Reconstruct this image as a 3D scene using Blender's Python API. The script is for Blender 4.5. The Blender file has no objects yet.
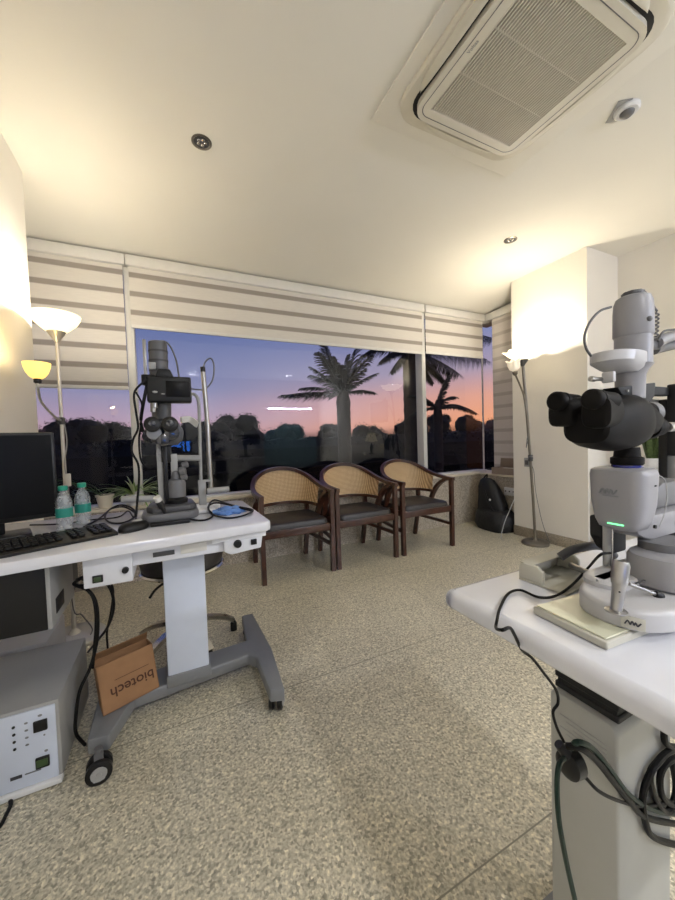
import bpy, bmesh, math, random
from mathutils import Vector, Matrix
random.seed(7)
SC = bpy.context.scene; COL = SC.collection; PI = math.pi

# ---------------------------------------------------------------- camera
HC = 1.08; F = 350.0; CX, CY = 337.5, 450.0
RM = Matrix(((0.90232134, -0.04410532, 0.42880172), (-0.42987142, -0.01812278, 0.90270822), (-0.03204316, -0.9988625, -0.03531219)))
CAM = Vector((0, 0, HC))
def ray(x, y): return RM @ Vector((x - CX, y - CY, F))
def onZ(x, y, z=0.0): d = ray(x, y); return CAM + d * ((z - HC) / d.z)
def onY(x, y, Y): d = ray(x, y); return CAM + d * (Y / d.y)
def onX(x, y, X): d = ray(x, y); return CAM + d * (X / d.x)
cd = bpy.data.cameras.new('camera'); cam = bpy.data.objects.new('camera', cd); COL.objects.link(cam)
cd.sensor_fit = 'VERTICAL'; cd.sensor_height = 36; cd.lens = F / 900 * 36; cd.clip_start = .02; cd.clip_end = 300
m4 = Matrix.Identity(4)
for i in range(3):
    m4[i][0] = RM[i][0]; m4[i][1] = -RM[i][1]; m4[i][2] = -RM[i][2]; m4[i][3] = CAM[i]
cam.matrix_world = m4; SC.camera = cam
vs = SC.view_settings; vs.view_transform = 'Standard'; vs.look = 'None'; vs.gamma = 1; vs.use_curve_mapping = False
vs.exposure = 0.78

# ---------------------------------------------------------------- materials
def lin(c): return tuple((v / 12.92 if v <= .04045 else ((v + .055) / 1.055) ** 2.4) for v in c)
def rgb(r, g, b): return lin((r / 255, g / 255, b / 255))
MATS = {}
def mat(name, col, rough=.5, metal=0.0, noise=0.0, nscale=20, bump=0.0, bscale=80, emit=None, estr=0, spec=.5, trans=0, coat=0):
    m = bpy.data.materials.new(name); m.use_nodes = True; nt = m.node_tree; b = nt.nodes['Principled BSDF']
    c = rgb(*col) + (1,)
    b.inputs['Base Color'].default_value = c; b.inputs['Roughness'].default_value = rough; b.inputs['Metallic'].default_value = metal
    b.inputs['Specular IOR Level'].default_value = spec
    if coat: b.inputs['Coat Weight'].default_value = coat; b.inputs['Coat Roughness'].default_value = .1
    if trans: b.inputs['Transmission Weight'].default_value = trans
    tc = nt.nodes.new('ShaderNodeTexCoord')
    n = nt.nodes.new('ShaderNodeTexNoise'); n.inputs['Scale'].default_value = nscale; n.inputs['Detail'].default_value = 4
    nt.links.new(tc.outputs['Object'], n.inputs['Vector'])
    r = nt.nodes.new('ShaderNodeMixRGB'); r.blend_type = 'MULTIPLY'; r.inputs['Fac'].default_value = 1
    k = noise if noise else .02
    mr = nt.nodes.new('ShaderNodeMapRange'); mr.inputs['To Min'].default_value = 1 - k; mr.inputs['To Max'].default_value = 1 + k
    mr.inputs['From Min'].default_value = .3; mr.inputs['From Max'].default_value = .7
    nt.links.new(n.outputs['Fac'], mr.inputs['Value'])
    r.inputs[1].default_value = c; nt.links.new(mr.outputs[0], r.inputs[2]); nt.links.new(r.outputs[0], b.inputs['Base Color'])
    if bump:
        n2 = nt.nodes.new('ShaderNodeTexNoise'); n2.inputs['Scale'].default_value = bscale; n2.inputs['Detail'].default_value = 3
        nt.links.new(tc.outputs['Object'], n2.inputs['Vector'])
        bp = nt.nodes.new('ShaderNodeBump'); bp.inputs['Strength'].default_value = bump; bp.inputs['Distance'].default_value = .01
        nt.links.new(n2.outputs['Fac'], bp.inputs['Height']); nt.links.new(bp.outputs[0], b.inputs['Normal'])
    if emit:
        b.inputs['Emission Color'].default_value = rgb(*emit) + (1,); b.inputs['Emission Strength'].default_value = estr
    MATS[name] = m; return m

mat('wall_paint', (233, 228, 218), .75, noise=.015, nscale=3, bump=.04, bscale=150)
mat('ceiling_paint', (228, 225, 215), .8, noise=.015, nscale=2)
mat('white_metal', (226, 226, 224), .35)
mat('unit_cream', (212, 207, 192), .45)
mat('white_plastic', (224, 224, 224), .4)
mat('frame_white', (208, 206, 199), .45)
mat('table_white', (212, 213, 219), .22, coat=.3)
mat('desk_white', (214, 216, 222), .35)
mat('device_grey', (140, 139, 142), .4)
mat('device_light', (180, 179, 180), .35)
mat('device_beige', (186, 183, 170), .4)
mat('plate_cream', (205, 205, 180), .3, coat=.3)
mat('base_grey', (128, 130, 134), .4, metal=.3)
mat('dark_grey', (70, 70, 72), .45)
mat('mid_grey', (98, 98, 100), .45)
mat('black_plastic', (19, 19, 20), .38, spec=.35)
mat('black_satin', (15, 13, 12), .55, spec=.12)
mat('cable_black', (12, 12, 13), .5, spec=.2)
mat('column_grey', (168, 168, 162), .45)
mat('back_wall_paint', (160, 160, 158), .8)
mat('leaf_snake', (74, 92, 50), .5, noise=.5, nscale=60)
mat('black_matte', (16, 16, 17), .65)
mat('black_gloss', (8, 8, 10), .12)
mat('screen_dark', (9, 9, 10), .3, spec=.15)
mat('black_bag', (17, 17, 18), .6, bump=.5, bscale=30)
mat('leather', (46, 42, 40), .42, noise=.08, bump=.15, bscale=150)
mat('chrome', (215, 212, 208), .15, metal=1)
mat('steel', (170, 168, 165), .3, metal=.9)
mat('lamp_silver', (206, 204, 198), .35, metal=.6)
mat('lamp_metal', (128, 122, 112), .35, metal=.8)
mat('glass_dark', (15, 18, 34), .05, coat=1)
mat('blue_coating', (24, 30, 110), .12, coat=1)
mat('cardboard', (146, 109, 76), .8, noise=.06, nscale=25)
mat('cardboard_ink', (70, 40, 24), .8)
mat('paper', (222, 218, 206), .7)
mat('brown_paper', (142, 126, 112), .7)
mat('wood_dark', (64, 35, 24), .3, noise=.35, nscale=14, coat=.2)
mat('pot_beige', (216, 206, 184), .6)
mat('soil', (50, 38, 28), .9)
mat('leaf_green', (132, 160, 92), .45, noise=.25, nscale=30)
mat('leaf_pale', (196, 208, 160), .5)
mat('leaf_dark', (52, 74, 40), .4, noise=.3, nscale=25)
mat('cap_teal', (42, 158, 132), .45)
mat('label_teal', (36, 140, 126), .5)
mat('blue_film', (92, 132, 196), .25)
mat('green_cable', (12, 40, 32), .45, spec=.25)
mat('text_grey', (120, 122, 126), .6)
mat('logo_dark', (62, 62, 66), .5)
mat('green_light', (120, 230, 150), .4, emit=(110, 235, 150), estr=1.2)
mat('screen_blue', (20, 60, 200), .3, emit=(60, 130, 250), estr=5)
mat('teal_panel', (110, 140, 150), .5)
mat('picture_dark', (38, 36, 34), .4)
mat('panel_cool_lit', (202, 210, 226), .4)  # bluish cast of cool light put into the base colour
mat('unit_grey', (158, 158, 156), .5)
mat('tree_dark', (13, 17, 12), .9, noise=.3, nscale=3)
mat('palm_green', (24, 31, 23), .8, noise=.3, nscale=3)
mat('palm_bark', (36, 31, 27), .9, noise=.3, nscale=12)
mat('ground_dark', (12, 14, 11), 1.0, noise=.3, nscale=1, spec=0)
mat('velcro_red', (120, 40, 34), .6)

def shade_glow(name, col, e, s):
    m = mat(name, col, .4, emit=e, estr=s); return m
shade_glow('bowl_white', (250, 244, 224), (255, 238, 196), .75)
shade_glow('bowl_yellow', (244, 222, 150), (255, 212, 104), .8)
shade_glow('tulip_white', (240, 232, 215), (255, 236, 205), .25)
shade_glow('bowl_hot', (252, 246, 228), (255, 238, 200), 1.6)

def clear_mat(name, tint=(1, 1, 1), ior=1.5, rough=0.0, boost=1.0):
    m = bpy.data.materials.new(name); m.use_nodes = True; nt = m.node_tree; nt.nodes.clear()
    o = nt.nodes.new('ShaderNodeOutputMaterial'); mx = nt.nodes.new('ShaderNodeMixShader')
    t = nt.nodes.new('ShaderNodeBsdfTransparent'); g = nt.nodes.new('ShaderNodeBsdfGlossy'); fr = nt.nodes.new('ShaderNodeFresnel')
    t.inputs[0].default_value = tint + (1,); g.inputs['Roughness'].default_value = rough; fr.inputs['IOR'].default_value = ior
    mu = nt.nodes.new('ShaderNodeMath'); mu.operation = 'MULTIPLY'; mu.inputs[1].default_value = boost
    ge = nt.nodes.new('ShaderNodeNewGeometry'); iv = nt.nodes.new('ShaderNodeMath'); iv.operation = 'SUBTRACT'; iv.inputs[0].default_value = 1; nt.links.new(ge.outputs['Backfacing'], iv.inputs[1])
    m2 = nt.nodes.new('ShaderNodeMath'); m2.operation = 'MULTIPLY'; m2.use_clamp = True; nt.links.new(fr.outputs[0], mu.inputs[0]); nt.links.new(mu.outputs[0], m2.inputs[0]); nt.links.new(iv.outputs[0], m2.inputs[1]); nt.links.new(m2.outputs[0], mx.inputs[0])
    nt.links.new(t.outputs[0], mx.inputs[1]); nt.links.new(g.outputs[0], mx.inputs[2]); nt.links.new(mx.outputs[0], o.inputs[0])
    MATS[name] = m
clear_mat('window_glass', (.93, .94, .95), 1.5, 0, 1.25)
mat('bottle_plastic', (214, 220, 224), .12, noise=.1, nscale=60, coat=.4); MATS['bottle_plastic'].node_tree.nodes['Principled BSDF'].inputs['Alpha'].default_value = .34

def terrazzo(name, base, rough=.33, joints=True, amp=1.0):
    m = bpy.data.materials.new(name); m.use_nodes = True; nt = m.node_tree; b = nt.nodes['Principled BSDF']; L = nt.links
    tc = nt.nodes.new('ShaderNodeTexCoord')
    v = nt.nodes.new('ShaderNodeTexVoronoi'); v.inputs['Scale'].default_value = 150; L.new(tc.outputs['Object'], v.inputs['Vector'])
    n = nt.nodes.new('ShaderNodeTexNoise'); n.inputs['Scale'].default_value = 110; n.inputs['Detail'].default_value = 5; L.new(tc.outputs['Object'], n.inputs['Vector'])
    sep = nt.nodes.new('ShaderNodeSeparateColor'); L.new(v.outputs['Color'], sep.inputs[0])
    cr = nt.nodes.new('ShaderNodeValToRGB'); L.new(sep.outputs[0], cr.inputs[0])
    e = cr.color_ramp.elements
    def c(k): return tuple(x * k for x in lin(tuple(q / 255 for q in base))) + (1,)
    e[0].position = 0; e[0].color = c(1 - .62 * amp); e[1].position = 1; e[1].color = c(1 + .55 * amp)
    for p, k in ((.16, 1 - .42 * amp), (.3, 1 - .12 * amp), (.6, 1.0), (.8, 1 + .25 * amp)):
        x = e.new(p); x.color = c(k)
    big = nt.nodes.new('ShaderNodeTexNoise'); big.inputs['Scale'].default_value = 2.2; L.new(tc.outputs['Object'], big.inputs['Vector'])
    mr = nt.nodes.new('ShaderNodeMapRange'); mr.inputs['To Min'].default_value = .9; mr.inputs['To Max'].default_value = 1.1; L.new(big.outputs['Fac'], mr.inputs['Value'])
    mr2 = nt.nodes.new('ShaderNodeMapRange'); mr2.inputs['From Min'].default_value = .35; mr2.inputs['From Max'].default_value = .65
    mr2.inputs['To Min'].default_value = .72; mr2.inputs['To Max'].default_value = 1.25; L.new(n.outputs['Fac'], mr2.inputs['Value'])
    mu = nt.nodes.new('ShaderNodeMath'); mu.operation = 'MULTIPLY'; L.new(mr.outputs[0], mu.inputs[0]); L.new(mr2.outputs[0], mu.inputs[1])
    x1 = nt.nodes.new('ShaderNodeMixRGB'); x1.blend_type = 'MULTIPLY'; x1.inputs[0].default_value = 1
    L.new(cr.outputs[0], x1.inputs[1]); L.new(mu.outputs[0], x1.inputs[2])
    out = x1.outputs[0]
    if joints:
        sp = nt.nodes.new('ShaderNodeSeparateXYZ'); L.new(tc.outputs['Object'], sp.inputs[0])
        fac = None
        for ax, off, per, w in ((1, 1.45, .835, .004), (0, 1.49, 3.2, .0025)):
            a = nt.nodes.new('ShaderNodeMath'); a.operation = 'SUBTRACT'; L.new(sp.outputs[ax], a.inputs[0]); a.inputs[1].default_value = off
            p = nt.nodes.new('ShaderNodeMath'); p.operation = 'PINGPONG'; L.new(a.outputs[0], p.inputs[0]); p.inputs[1].default_value = per / 2
            q = nt.nodes.new('ShaderNodeMath'); q.operation = 'LESS_THAN'; L.new(p.outputs[0], q.inputs[0]); q.inputs[1].default_value = w / 2
            if fac is None: fac = q.outputs[0]
            else:
                mm = nt.nodes.new('ShaderNodeMath'); mm.operation = 'MAXIMUM'; L.new(fac, mm.inputs[0]); L.new(q.outputs[0], mm.inputs[1]); fac = mm.outputs[0]
        x2 = nt.nodes.new('ShaderNodeMixRGB'); L.new(fac, x2.inputs[0]); L.new(out, x2.inputs[1]); x2.inputs[2].default_value = c(.42); out = x2.outputs[0]
    L.new(out, b.inputs['Base Color']); b.inputs['Roughness'].default_value = rough
    MATS[name] = m
terrazzo('floor_terrazzo', (190, 183, 162), .3, True, .72)
terrazzo('granite', (176, 166, 150), .3, False, .6)
terrazzo('skirting_granite', (150, 140, 124), .3, False, .5)

def stripes(name, axis, period, duty, phase, ca, cb, rough=.8, trans=.0, soft=.004, bump=0):
    m = bpy.data.materials.new(name); m.use_nodes = True; nt = m.node_tree; b = nt.nodes['Principled BSDF']; L = nt.links
    tc = nt.nodes.new('ShaderNodeTexCoord'); sp = nt.nodes.new('ShaderNodeSeparateXYZ'); L.new(tc.outputs['Object'], sp.inputs[0])
    a = nt.nodes.new('ShaderNodeMath'); a.operation = 'SUBTRACT'; L.new(sp.outputs[axis], a.inputs[0]); a.inputs[1].default_value = phase
    p = nt.nodes.new('ShaderNodeMath'); p.operation = 'PINGPONG'; L.new(a.outputs[0], p.inputs[0]); p.inputs[1].default_value = period / 2
    q = nt.nodes.new('ShaderNodeMapRange'); q.inputs['From Min'].default_value = duty / 2 - soft; q.inputs['From Max'].default_value = duty / 2 + soft; L.new(p.outputs[0], q.inputs['Value'])
    n = nt.nodes.new('ShaderNodeTexNoise'); n.inputs['Scale'].default_value = 14; n.inputs['Detail'].default_value = 4
    mp = nt.nodes.new('ShaderNodeMapping'); mp.inputs['Scale'].default_value = (1, 1, 12); L.new(tc.outputs['Object'], mp.inputs[0]); L.new(mp.outputs[0], n.inputs['Vector'])
    mr = nt.nodes.new('ShaderNodeMapRange'); mr.inputs['To Min'].default_value = .9; mr.inputs['To Max'].default_value = 1.1; L.new(n.outputs['Fac'], mr.inputs['Value'])
    x = nt.nodes.new('ShaderNodeMixRGB'); L.new(q.outputs[0], x.inputs[0]); x.inputs[1].default_value = rgb(*ca) + (1,); x.inputs[2].default_value = rgb(*cb) + (1,)
    y = nt.nodes.new('ShaderNodeMixRGB'); y.blend_type = 'MULTIPLY'; y.inputs[0].default_value = 1; L.new(x.outputs[0], y.inputs[1]); L.new(mr.outputs[0], y.inputs[2])
    L.new(y.outputs[0], b.inputs['Base Color']); b.inputs['Roughness'].default_value = rough
    MATS[name] = m
for nm, ph, ca in (('blind_left', .035, (144, 136, 128)), ('blind_mid', .12, (146, 138, 129)), ('blind_right', .11, (146, 138, 129)), ('blind_side', .06, (176, 168, 160))):
    stripes(nm, 2, .142, .04, ph, ca, (204, 199, 190) if nm != 'blind_side' else (200, 193, 186))

def weave(name):
    m = bpy.data.materials.new(name); m.use_nodes = True; nt = m.node_tree; b = nt.nodes['Principled BSDF']; L = nt.links
    tc = nt.nodes.new('ShaderNodeTexCoord'); mp = nt.nodes.new('ShaderNodeMapping'); L.new(tc.outputs['Object'], mp.inputs[0])
    ws = []
    for d in ('X', 'Z'):
        w = nt.nodes.new('ShaderNodeTexWave'); w.bands_direction = d; w.inputs['Scale'].default_value = 26; w.inputs['Distortion'].default_value = 1.2
        L.new(mp.outputs[0], w.inputs[0]); ws.append(w)
    mx = nt.nodes.new('ShaderNodeMath'); mx.operation = 'MULTIPLY'; L.new(ws[0].outputs['Fac'], mx.inputs[0]); L.new(ws[1].outputs['Fac'], mx.inputs[1])
    cr = nt.nodes.new('ShaderNodeValToRGB'); L.new(mx.outputs[0], cr.inputs[0])
    cr.color_ramp.elements[0].color = rgb(162, 130, 90) + (1,); cr.color_ramp.elements[1].color = rgb(230, 203, 160) + (1,); cr.color_ramp.elements[1].position = .55
    L.new(cr.outputs[0], b.inputs['Base Color']); b.inputs['Roughness'].default_value = .55
    bp = nt.nodes.new('ShaderNodeBump'); bp.inputs['Strength'].default_value = .4; bp.inputs['Distance'].default_value = .004
    L.new(mx.outputs[0], bp.inputs['Height']); L.new(bp.outputs[0], b.inputs['Normal']); MATS[name] = m
weave('rattan')

# ---------------------------------------------------------------- mesh builder
def spline(pts, n=8):
    P = [Vector(p) for p in pts]
    if len(P) < 3: return P
    out = []
    E = [P[0] * 2 - P[1]] + P + [P[-1] * 2 - P[-2]]
    for i in range(1, len(E) - 2):
        a, b, c, d = E[i - 1:i + 3]
        for k in range(n):
            t = k / n
            out.append(.5 * ((2 * b) + (c - a) * t + (2 * a - 5 * b + 4 * c - d) * t * t + (3 * b - a - 3 * c + d) * t ** 3))
    out.append(P[-1]); return out

class MB:
    def __init__(s): s.v = []; s.f = []
    def add(s, vs_, fs, M=None):
        o = len(s.v); s.v += [(M @ Vector(p)) if M else Vector(p) for p in vs_]; s.f += [tuple(i + o for i in f) for f in fs]; return s
    def addbm(s, bm, M=None):
        bm.verts.ensure_lookup_table(); bm.verts.index_update()
        s.add([v.co.copy() for v in bm.verts], [[v.index for v in f.verts] for f in bm.faces], M); bm.free(); return s
    def box(s, lo, hi, bev=0, seg=2, M=None):
        bm = bmesh.new(); bmesh.ops.create_cube(bm, size=1); lo = Vector(lo); hi = Vector(hi); c = (lo + hi) / 2; d = hi - lo
        for v in bm.verts: v.co = Vector((v.co.x * d.x, v.co.y * d.y, v.co.z * d.z)) + c
        if bev: bmesh.ops.bevel(bm, geom=list(bm.edges), offset=min(bev, min(abs(x) for x in d) * .49), segments=seg, profile=.5, affect='EDGES')
        return s.addbm(bm, M)
    def prism(s, poly, axis, lo, hi, bev=0, seg=2, M=None):
        def pt(a, b, c): return {'x': (c, a, b), 'y': (a, c, b), 'z': (a, b, c)}[axis]
        bm = bmesh.new(); A = [bm.verts.new(pt(a, b, lo)) for a, b in poly]; B = [bm.verts.new(pt(a, b, hi)) for a, b in poly]; n = len(poly)
        bm.faces.new(A); bm.faces.new(B[::-1])
        for i in range(n): bm.faces.new((A[i], B[i], B[(i + 1) % n], A[(i + 1) % n]))
        bmesh.ops.recalc_face_normals(bm, faces=bm.faces)
        if bev: bmesh.ops.bevel(bm, geom=list(bm.edges), offset=bev, segments=seg, profile=.5, affect='EDGES')
        return s.addbm(bm, M)
    def rev(s, p, d, prof, seg=24, M=None, arc=None):
        d = Vector(d).normalized(); u = d.orthogonal().normalized()
        if abs(d.z) > .99: u = Vector((1, 0, 0))
        w = d.cross(u); p = Vector(p); vv = []; ff = []
        for t, r in prof:
            for k in range(seg):
                a = 2 * PI * k / seg; vv.append(p + d * t + (u * math.cos(a) + w * math.sin(a)) * max(r, 1e-5))
        m = len(prof)
        for i in range(m - 1):
            for k in range(seg): ff.append((i * seg + k, i * seg + (k + 1) % seg, (i + 1) * seg + (k + 1) % seg, (i + 1) * seg + k))
        if prof[0][1] > 1e-4: ff.append(tuple(range(seg))[::-1])
        if prof[-1][1] > 1e-4: ff.append(tuple((m - 1) * seg + k for k in range(seg)))
        return s.add(vv, ff, M)
    def cyl(s, a, b, r, r2=None, seg=20, M=None, bev=0):
        a = Vector(a); b = Vector(b); L = (b - a).length; r2 = r if r2 is None else r2
        pr = [(0, r), (L, r2)] if not bev else [(0, r - bev), (bev, r), (L - bev, r2), (L, r2 - bev)]
        return s.rev(a, b - a, pr, seg, M)
    def tube(s, pts, r, seg=8, sm=6, M=None, flat=None):
        P = spline(pts, sm) if sm else [Vector(p) for p in pts]
        R = r if callable(r) else (lambda t: r)
        n = len(P); T = [(P[min(i + 1, n - 1)] - P[max(i - 1, 0)]).normalized() for i in range(n)]
        u = T[0].orthogonal().normalized(); vv = []; ff = []
        for i in range(n):
            u = (u - T[i] * u.dot(T[i])).normalized(); w = T[i].cross(u); rr = R(i / (n - 1))
            if flat and i == 0:
                u = (Vector(flat[2]) - T[0] * Vector(flat[2]).dot(T[0])).normalized(); w = T[0].cross(u)
            for k in range(seg):
                a = 2 * PI * k / seg
                if flat: vv.append(P[i] + u * math.cos(a) * rr * flat[0] + w * math.sin(a) * rr * flat[1])
                else: vv.append(P[i] + (u * math.cos(a) + w * math.sin(a)) * rr)
        for i in range(n - 1):
            for k in range(seg): ff.append((i * seg + k, i * seg + (k + 1) % seg, (i + 1) * seg + (k + 1) % seg, (i + 1) * seg + k))
        ff.append(tuple(range(seg))[::-1]); ff.append(tuple((n - 1) * seg + k for k in range(seg)))
        return s.add(vv, ff, M)
    def bar(s, pts, w, h, up=(0, 0, 1), sm=6, M=None):
        """rectangular section swept along points, w sideways, h along up"""
        P = spline(pts, sm) if sm else [Vector(p) for p in pts]
        n = len(P); up = Vector(up); vv = []; ff = []
        for i in range(n):
            T = (P[min(i + 1, n - 1)] - P[max(i - 1, 0)]).normalized(); side = T.cross(up)
            side = side.normalized() if side.length > 1e-4 else Vector((1, 0, 0)); uu = side.cross(T)
            for a, b in ((-1, -1), (1, -1), (1, 1), (-1, 1)): vv.append(P[i] + side * a * w / 2 + uu * b * h / 2)
        for i in range(n - 1):
            for k in range(4): ff.append((i * 4 + k, i * 4 + (k + 1) % 4, (i + 1) * 4 + (k + 1) % 4, (i + 1) * 4 + k))
        ff.append((3, 2, 1, 0)); ff.append(tuple((n - 1) * 4 + k for k in range(4)))
        return s.add(vv, ff, M)
    def ball(s, c, r, seg=20, M=None, jit=0):
        bm = bmesh.new(); bmesh.ops.create_icosphere(bm, subdivisions=3 if seg > 12 else 2, radius=1)
        r = (r, r, r) if not hasattr(r, '__len__') else r
        for v in bm.verts:
            k = 1 + (random.uniform(-jit, jit) if jit else 0)
            v.co = Vector((v.co.x * r[0] * k + c[0], v.co.y * r[1] * k + c[1], v.co.z * r[2] * k + c[2]))
        return s.addbm(bm, M)
    def loft(s, rings, cap=True, M=None, closed=True):
        vv = [p for r in rings for p in r]; n = len(rings[0]); ff = []
        for i in range(len(rings) - 1):
            for k in range(n if closed else n - 1): ff.append((i * n + k, i * n + (k + 1) % n, (i + 1) * n + (k + 1) % n, (i + 1) * n + k))
        if cap and closed: ff.append(tuple(range(n))[::-1]); ff.append(tuple((len(rings) - 1) * n + k for k in range(n)))
        return s.add(vv, ff, M)
    def build(s, name, m, parent=None, angle=40, label=None):
        me = bpy.data.meshes.new(name)
        inv = None
        if parent is not None: inv = rootmat(parent).inverted()
        me.from_pydata([(inv @ p) if inv else p for p in s.v], [], s.f)
        bm = bmesh.new(); bm.from_mesh(me); bmesh.ops.recalc_face_normals(bm, faces=bm.faces); bm.to_mesh(me); bm.free()
        me.polygons.foreach_set('use_smooth', [True] * len(me.polygons)); me.set_sharp_from_angle(angle=math.radians(angle))
        me.materials.append(MATS[m]); me.update()
        o = bpy.data.objects.new(name, me); COL.objects.link(o)
        if parent is not None: o.parent = parent
        if label: o['label'] = label
        return o

def rootmat(o):
    while o.parent is not None: o = o.parent
    return Matrix.Translation(o.location) @ Matrix.Rotation(o.rotation_euler.z, 4, 'Z') if o.type == 'EMPTY' or o.get('placed') else Matrix.Identity(4)
def thing(name, label, cat, loc=(0, 0, 0), rz=0, group=None):
    o = bpy.data.objects.new(name, None); COL.objects.link(o); o.empty_display_size = .05
    o.location = loc; o.rotation_euler = (0, 0, rz); o['label'] = label; o['category'] = cat
    if group: o['group'] = group
    return o
def tag(o, label, cat, group=None, kind=None):
    o['label'] = label; o['category'] = cat
    if group: o['group'] = group
    if kind: o['kind'] = kind
    return o
def struct(o, label=None):
    o['kind'] = 'structure'
    if label: o['label'] = label
    return o
def copy_tree(o, parent=None):
    c = o.copy(); COL.objects.link(c)
    if parent is not None: c.parent = parent
    for ch in list(o.children): copy_tree(ch, c)
    return c
def text(name, s, size, m, parent, M, depth=.0006, bold=0):
    cu = bpy.data.curves.new(name, 'FONT'); cu.body = s; cu.size = size; cu.extrude = depth; cu.align_x = 'CENTER'; cu.align_y = 'CENTER'; cu.offset = bold
    t = bpy.data.objects.new(name, cu); COL.objects.link(t); dg = bpy.context.evaluated_depsgraph_get(); dg.update()
    me = bpy.data.meshes.new_from_object(t.evaluated_get(dg)); bpy.data.objects.remove(t)
    inv = rootmat(parent).inverted(); me.transform(inv @ M); me.materials.clear(); me.materials.append(MATS[m])
    o = bpy.data.objects.new(name, me); COL.objects.link(o); o.parent = parent; return o
def frame(o, x, y):
    """matrix with origin o, x and y axes given"""
    x = Vector(x).normalized(); z = x.cross(Vector(y)).normalized(); y = z.cross(x)
    M = Matrix.Identity(4)
    for i in range(3): M[i][0] = x[i]; M[i][1] = y[i]; M[i][2] = z[i]; M[i][3] = o[i]
    return M
def rounded(cx, cy, hx, hy, r, n=6):
    out = []
    for sx, sy, a0 in ((1, 1, 0), (-1, 1, 90), (-1, -1, 180), (1, -1, 270)):
        for k in range(n + 1):
            a = math.radians(a0 + 90 * k / n); out.append((cx + sx * (hx - r) + r * math.cos(a), cy + sy * (hy - r) + r * math.sin(a)))
    return out
# ================================================================ SETTING
H = 2.63; YG = 3.25; XL = -.685; XR = 3.25; XN = 3.72; YB = -2.45
struct(MB().box((-1.6, YB - .1, -.1), (4.0, 3.5, 0)).build('floor', 'floor_terrazzo'), 'speckled beige terrazzo floor with thin tile joints')
# ceiling: flat, then dipping to the window head
c = MB()
c.prism([(YB - .1, H), (2.5, H), (3.14, 2.525), (3.5, 2.525), (3.5, 2.8), (YB - .1, 2.8)], 'x', -1.6, 4.0)
struct(c.build('ceiling', 'ceiling_paint', angle=60))
struct(MB().box((-1.0, YB, 0), (XL, 2.56, H + .05)).build('wall_left', 'wall_paint'))
struct(MB().box((-1.4, 2.56, 0), (-1.25, 3.4, H)).build('wall_left_recess', 'wall_paint'))
struct(MB().box((XR, 1.80, 0), (4.0, 2.53, H + .05)).build('wall_right_pier', 'wall_paint'), 'cream wall pier behind the right floor lamp')
struct(MB().box((XN, YB, 0), (3.9, 1.80, H + .05)).build('wall_right', 'wall_paint'))
struct(MB().box((-1.0, YB - .15, 0), (3.9, YB, H + .05)).build('wall_back', 'back_wall_paint'))
struct(MB().box((-1.3, 3.15, 0), (3.7, 3.42, .575)).build('wall_window', 'granite'), 'low terrazzo knee wall under the window')
struct(MB().box((3.43, 2.53, 0), (3.75, 3.15, .575)).build('wall_corner', 'granite'), 'low terrazzo knee wall beside the backpack')
s = MB(); s.box((-1.3, 3.12, .575), (3.7, 3.42, .6), .004); s.box((3.40, 2.53, .5751), (3.75, 3.12, .5999), .004)
struct(s.build('trim_1', 'pot_beige'), 'pale stone window sill')
for nm, lo, hi in (('baseboard_right', (XR - .014, 1.786, 0), (XR, 2.53, .1)), ('baseboard_pier', (XR - .014, 1.786, 0), (XN, 1.80, .1)), ('baseboard_niche', (XN - .014, YB, 0), (XN, 1.786, .1)), ('baseboard_left', (XL, YB, 0), (XL + .014, 2.56, .1))):
    struct(MB().box(lo, hi, .002).build(nm, 'skirting_granite'))
# windows
w = bpy.data.objects.new('window_1', None); COL.objects.link(w); struct(w, 'wide window along the far wall'); w.location = (0, 3.25, .6)
f = MB()
for x0, x1 in ((-.272, -.218), (2.565, 2.615)): f.box((x0, 3.135, .6), (x1, 3.25, 2.433), .003)
f.box((-1.25, 3.2, .6), (3.62, 3.27, .615)); f.box((-1.25, 3.2, 2.44), (3.62, 3.27, 2.56)); f.box((-1.25, 3.19, .6), (-1.21, 3.27, 2.5))
f.build('window_frame', 'frame_white', w)
MB().box((-1.21, 3.252, .61), (-.25, 3.258, 2.5)).build('pane', 'window_glass', w)
MB().box((-.24, 3.252, .61), (2.57, 3.258, 2.5)).build('pane', 'window_glass', w)
MB().box((2.61, 3.252, .61), (3.615, 3.258, 2.5)).build('pane', 'window_glass', w)
w = bpy.data.objects.new('window_2', None); COL.objects.link(w); struct(w, 'narrow return window at the corner'); w.location = (3.62, 2.9, .6)
MB().box((3.617, 2.54, .61), (3.623, 3.25, 2.5)).build('pane', 'window_glass', w)
f = MB(); f.box((3.615, 3.245, .6), (3.63, 3.26, 2.5)); f.box((3.59, 2.54, 2.44), (3.66, 3.27, 2.56)); f.box((3.59, 2.53, .6), (3.66, 2.56, 2.5)); f.build('window_frame', 'frame_white', w)

# blinds
def blind(x0, x1, y, zb, fab, label, side=False):
    t = thing('zebra_blind', label, 'window blind', ((x0 + x1) / 2, y, zb), 0, 'striped blinds on the windows')
    def B(a0, a1, z0, z1, d0, d1, bev=0):
        return MB().box((a0, y + d0, z0), (a1, y + d1, z1), bev)
    B(x0 - .005, x1 + .005, 2.435, 2.515, -.03, .045, .004).build('headrail', 'frame_white', t)
    B(x0 + .012, x1 - .012, zb + .012, 2.45, .0, .004).build('fabric', fab, t)
    B(x0 + .01, x1 - .01, zb, zb + .026, -.008, .012, .004).build('bottom_bar', 'frame_white', t)
    return t
blind(-1.15, -.262, 3.12, 1.497, 'blind_left', 'striped zebra blind on the left pane, lowered furthest of those facing us')
blind(-.246, 2.578, 3.12, 1.972, 'blind_mid', 'very wide striped zebra blind over the central pane, mostly raised')
blind(2.602, 3.5, 3.12, 1.985, 'blind_right', 'short striped zebra blind between the right mullion and the room corner')
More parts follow.
